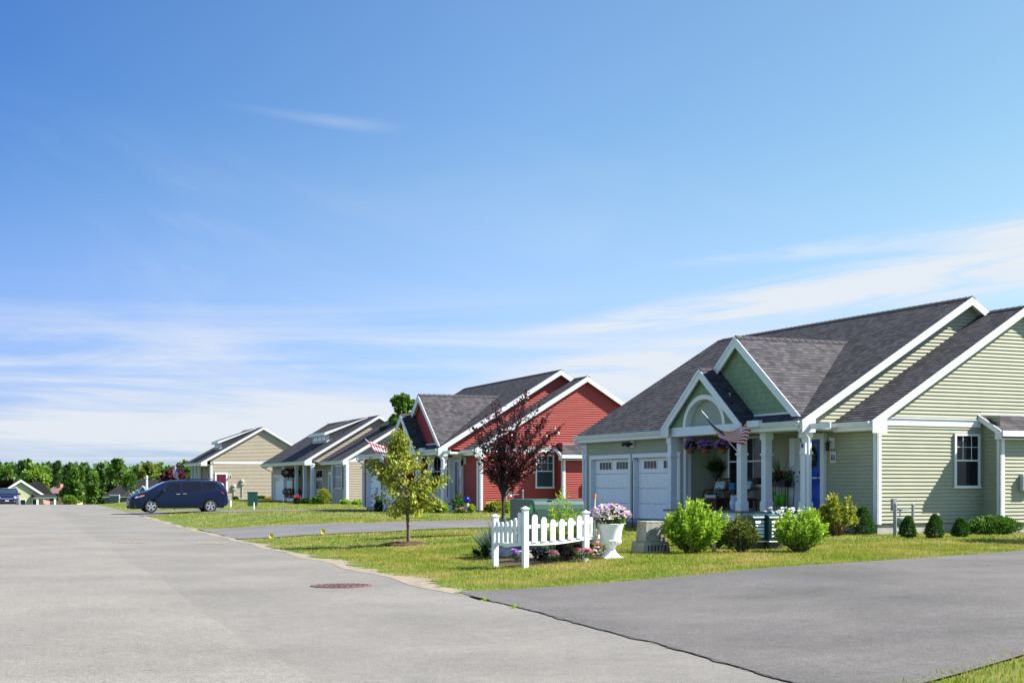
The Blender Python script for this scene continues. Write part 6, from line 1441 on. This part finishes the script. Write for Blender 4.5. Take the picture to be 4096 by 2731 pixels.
# ---------------------------------------------------------------- things at the tan houses and along the street
for i, (fx, lb, mt) in enumerate(((1147, 'terracotta pot of dark flowers at the left end of the tan porch', DARKP), (1165, 'terracotta pot of green plants in the middle of the tan porch edge', MIDG), (1186, 'terracotta pot left of the second tan porch column', DARKP))):
    s = st_from(FC, fx, .75); x, y = FC.w(s, .75); root = thing('flower_pot', (x, y, .62), lb, 'pot', 0, 'pots on the tan porch edge'); m = MB(); m.lathe([(.16, 0), (.22, .34), (.25, .36), (.25, .42)], (0, 0, 0), 14); m.build('pot', TERRA, root, True); g = np.random.default_rng(i); v = sph(240); leaves('plant', v*np.array([.3, .3, .2]) + np.array([0, 0, .52]), v, .12, mt, root, .6)
for i, (fx, lb) in enumerate(((1150, 'dark red flower basket, left of the two under the tan porch roof'), (1176, 'dark red flower basket, right of the two under the tan porch roof'))):
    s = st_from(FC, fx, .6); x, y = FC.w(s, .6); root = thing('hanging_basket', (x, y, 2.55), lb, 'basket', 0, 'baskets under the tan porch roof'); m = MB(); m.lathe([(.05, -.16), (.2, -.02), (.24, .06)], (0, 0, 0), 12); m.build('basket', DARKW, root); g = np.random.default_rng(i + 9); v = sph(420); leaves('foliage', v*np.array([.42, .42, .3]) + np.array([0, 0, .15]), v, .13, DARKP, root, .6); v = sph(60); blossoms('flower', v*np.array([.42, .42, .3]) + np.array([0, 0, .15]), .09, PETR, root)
for i, (fx, ft, hw_, Y, mt, lb, n) in enumerate(((1296, 1958, 24, 104.5, YELG, 'yellow green shrub in front of the tan porch', 900), (1268, 1990, 24, 104, MIDG, 'spiky green shrub at the foot of the tan porch', 700), (1220, 1996, 22, 106, DARKG, 'dark shrub under the middle tan porch column', 700), (1380, 2002, 18, 103.5, LIME, 'clump of lilies below the shuttered window', 500),
      (1430, 2002, 20, 103, LIME, 'clump of lilies at the tan gable wall', 500), (1078, 2002, 16, 134, GOLD, 'golden shrub beside the tan garage', 500), (1040, 1985, 26, 137, DARKG, 'dark shrub between the two tan houses', 800), (942, 1988, 10, 134, MIDG, 'low shrub under the meters of the last tan house', 400))):
    bushpx('shrub', fx, 2025, ft, hw_, mt, lb, Y=Y, seed=320 + i, n=n, ls=.14)
r_ = bushpx('rose_bush', 1190, 2020, 1993, 12, DARKG, 'bush with red roses before the tan porch', Y=104.2, seed=340, n=400, ls=.12); g = np.random.default_rng(2); blossoms('flower', np.stack([g.normal(0, .12, 14), g.normal(-.1, .08, 14), g.uniform(.3, .6, 14)], -1), .12, PETR, r_)
x, y = at(1010, 2024); z = hz(x, y); root = thing('utility_box', (x, y, z), 'small dark green utility box on the lawn between the tan houses', 'utility box', .3); m = MB(); m.box(-.30, -.25, -.05, .30, .25, .86); bev(m.build('cabinet', TEALG, root), .02); m = MB(); m.box(-.32, -.27, .86, .32, .27, .92); bev(m.build('lid', TEALG, root), .02)
for fx, fb, ft, lb, rr in ((1015, 2037, 2009, 'short white marker stake in front of the small green utility box', .035), (921, 2027, 2000, 'short white wooden post behind the minivan', .06), (1132, 2076, 1976, 'thin grey survey rod on the lawn before the tan porch', .012)):
    x, y, z = G3(fx, fb); m = MB(); h = (fb - ft)*y/FPX; m.tube([(0, 0, -.05), (.01, 0, h*.97), (.01, 0, h)], [rr, rr, rr*.6], 6); o = m.build('marker_post', WPAINT if rr > .02 else GREYM); o.location = (x, y, z); tag(o, lb, 'post')
for i, (fx, fb, ft, lb) in enumerate(((1077, 2164, 2140, 'small yellow marker flag at the corner of the driveway'), (1284, 2150, 2122, 'small yellow marker flag nearer the young tree'), (690, 2049, 2037, 'yellow toy-like marker on the driveway below the minivan'))):
    x, y, z = G3(fx, fb); h = (fb - ft)*y/FPX*1.35; root = thing('marker_flag', (x, y, z), lb, 'marker flag', .4, 'yellow utility marker flags'); m = MB(); m.tube([(0, 0, -.03), (.0, 0, h)], .005, 5); m.build('wire', GREYM, root); m = MB(); m.add([(0, 0, h), (.13, -.02, h*.86), (.11, .02, h*.42), (0, 0, h*.45), (.06, .03, h*.7)], [(0, 1, 4), (1, 2, 4), (2, 3, 4), (3, 0, 4)]); m.build('pennant', YPAINT, root)
Yq = 136.; X = (587 - CXP)/FPX*Yq; z = hz(X, Yq); root = thing('lamp_post', (X, Yq, z), 'white garden lamp post rising behind the minivan bonnet', 'lamp post'); zt_ = CAMZ - (1917 - HOR)*Yq/FPX - z; m = MB(); m.lathe([(.13, 0), (.10, .1), (.10, zt_)], (0, 0, 0), 12); m.build('post', WPAINT, root); m = MB(); m.lathe([(.05, zt_), (.12, zt_ + .06), (.13, zt_ + .26), (.05, zt_ + .34), (.01, zt_ + .42)], (0, 0, 0), 8); m.build('lantern', pm('pale_lantern', (.5, .52, .52), .4), root)
bushpx('shrub', 281, 2013, 1989, 20, FARL, 'lime green bush at the end of the road by the crest', Y=128, seed=350, n=1100, ls=.25)
s = 9.6; x, y = FD.w(s, -.3); root = thing('american_flag', (x, y, 3.0), 'small flag hanging before the purple tree by the last tan house', 'flag'); m = MB(); m.tube([(0, 0, 0), (-.9, -.4, .9)], .02, 6); m.build('pole', WPAINT, root); m = MB(); V = []; UV = []
for j in range(9):
    for i in range(9): V.append((-.85 + .08*i + .05*math.sin(j), -.38 + .05*math.sin(i*1.4 + j*.4), .85 - j*.16 - .05*i)); UV.append((j/8, i/8))
m.add(V, [(j*9 + i, j*9 + i + 1, (j+1)*9 + i + 1, (j+1)*9 + i) for j in range(8) for i in range(8)]); m.build('cloth', FL, root, True, UV)
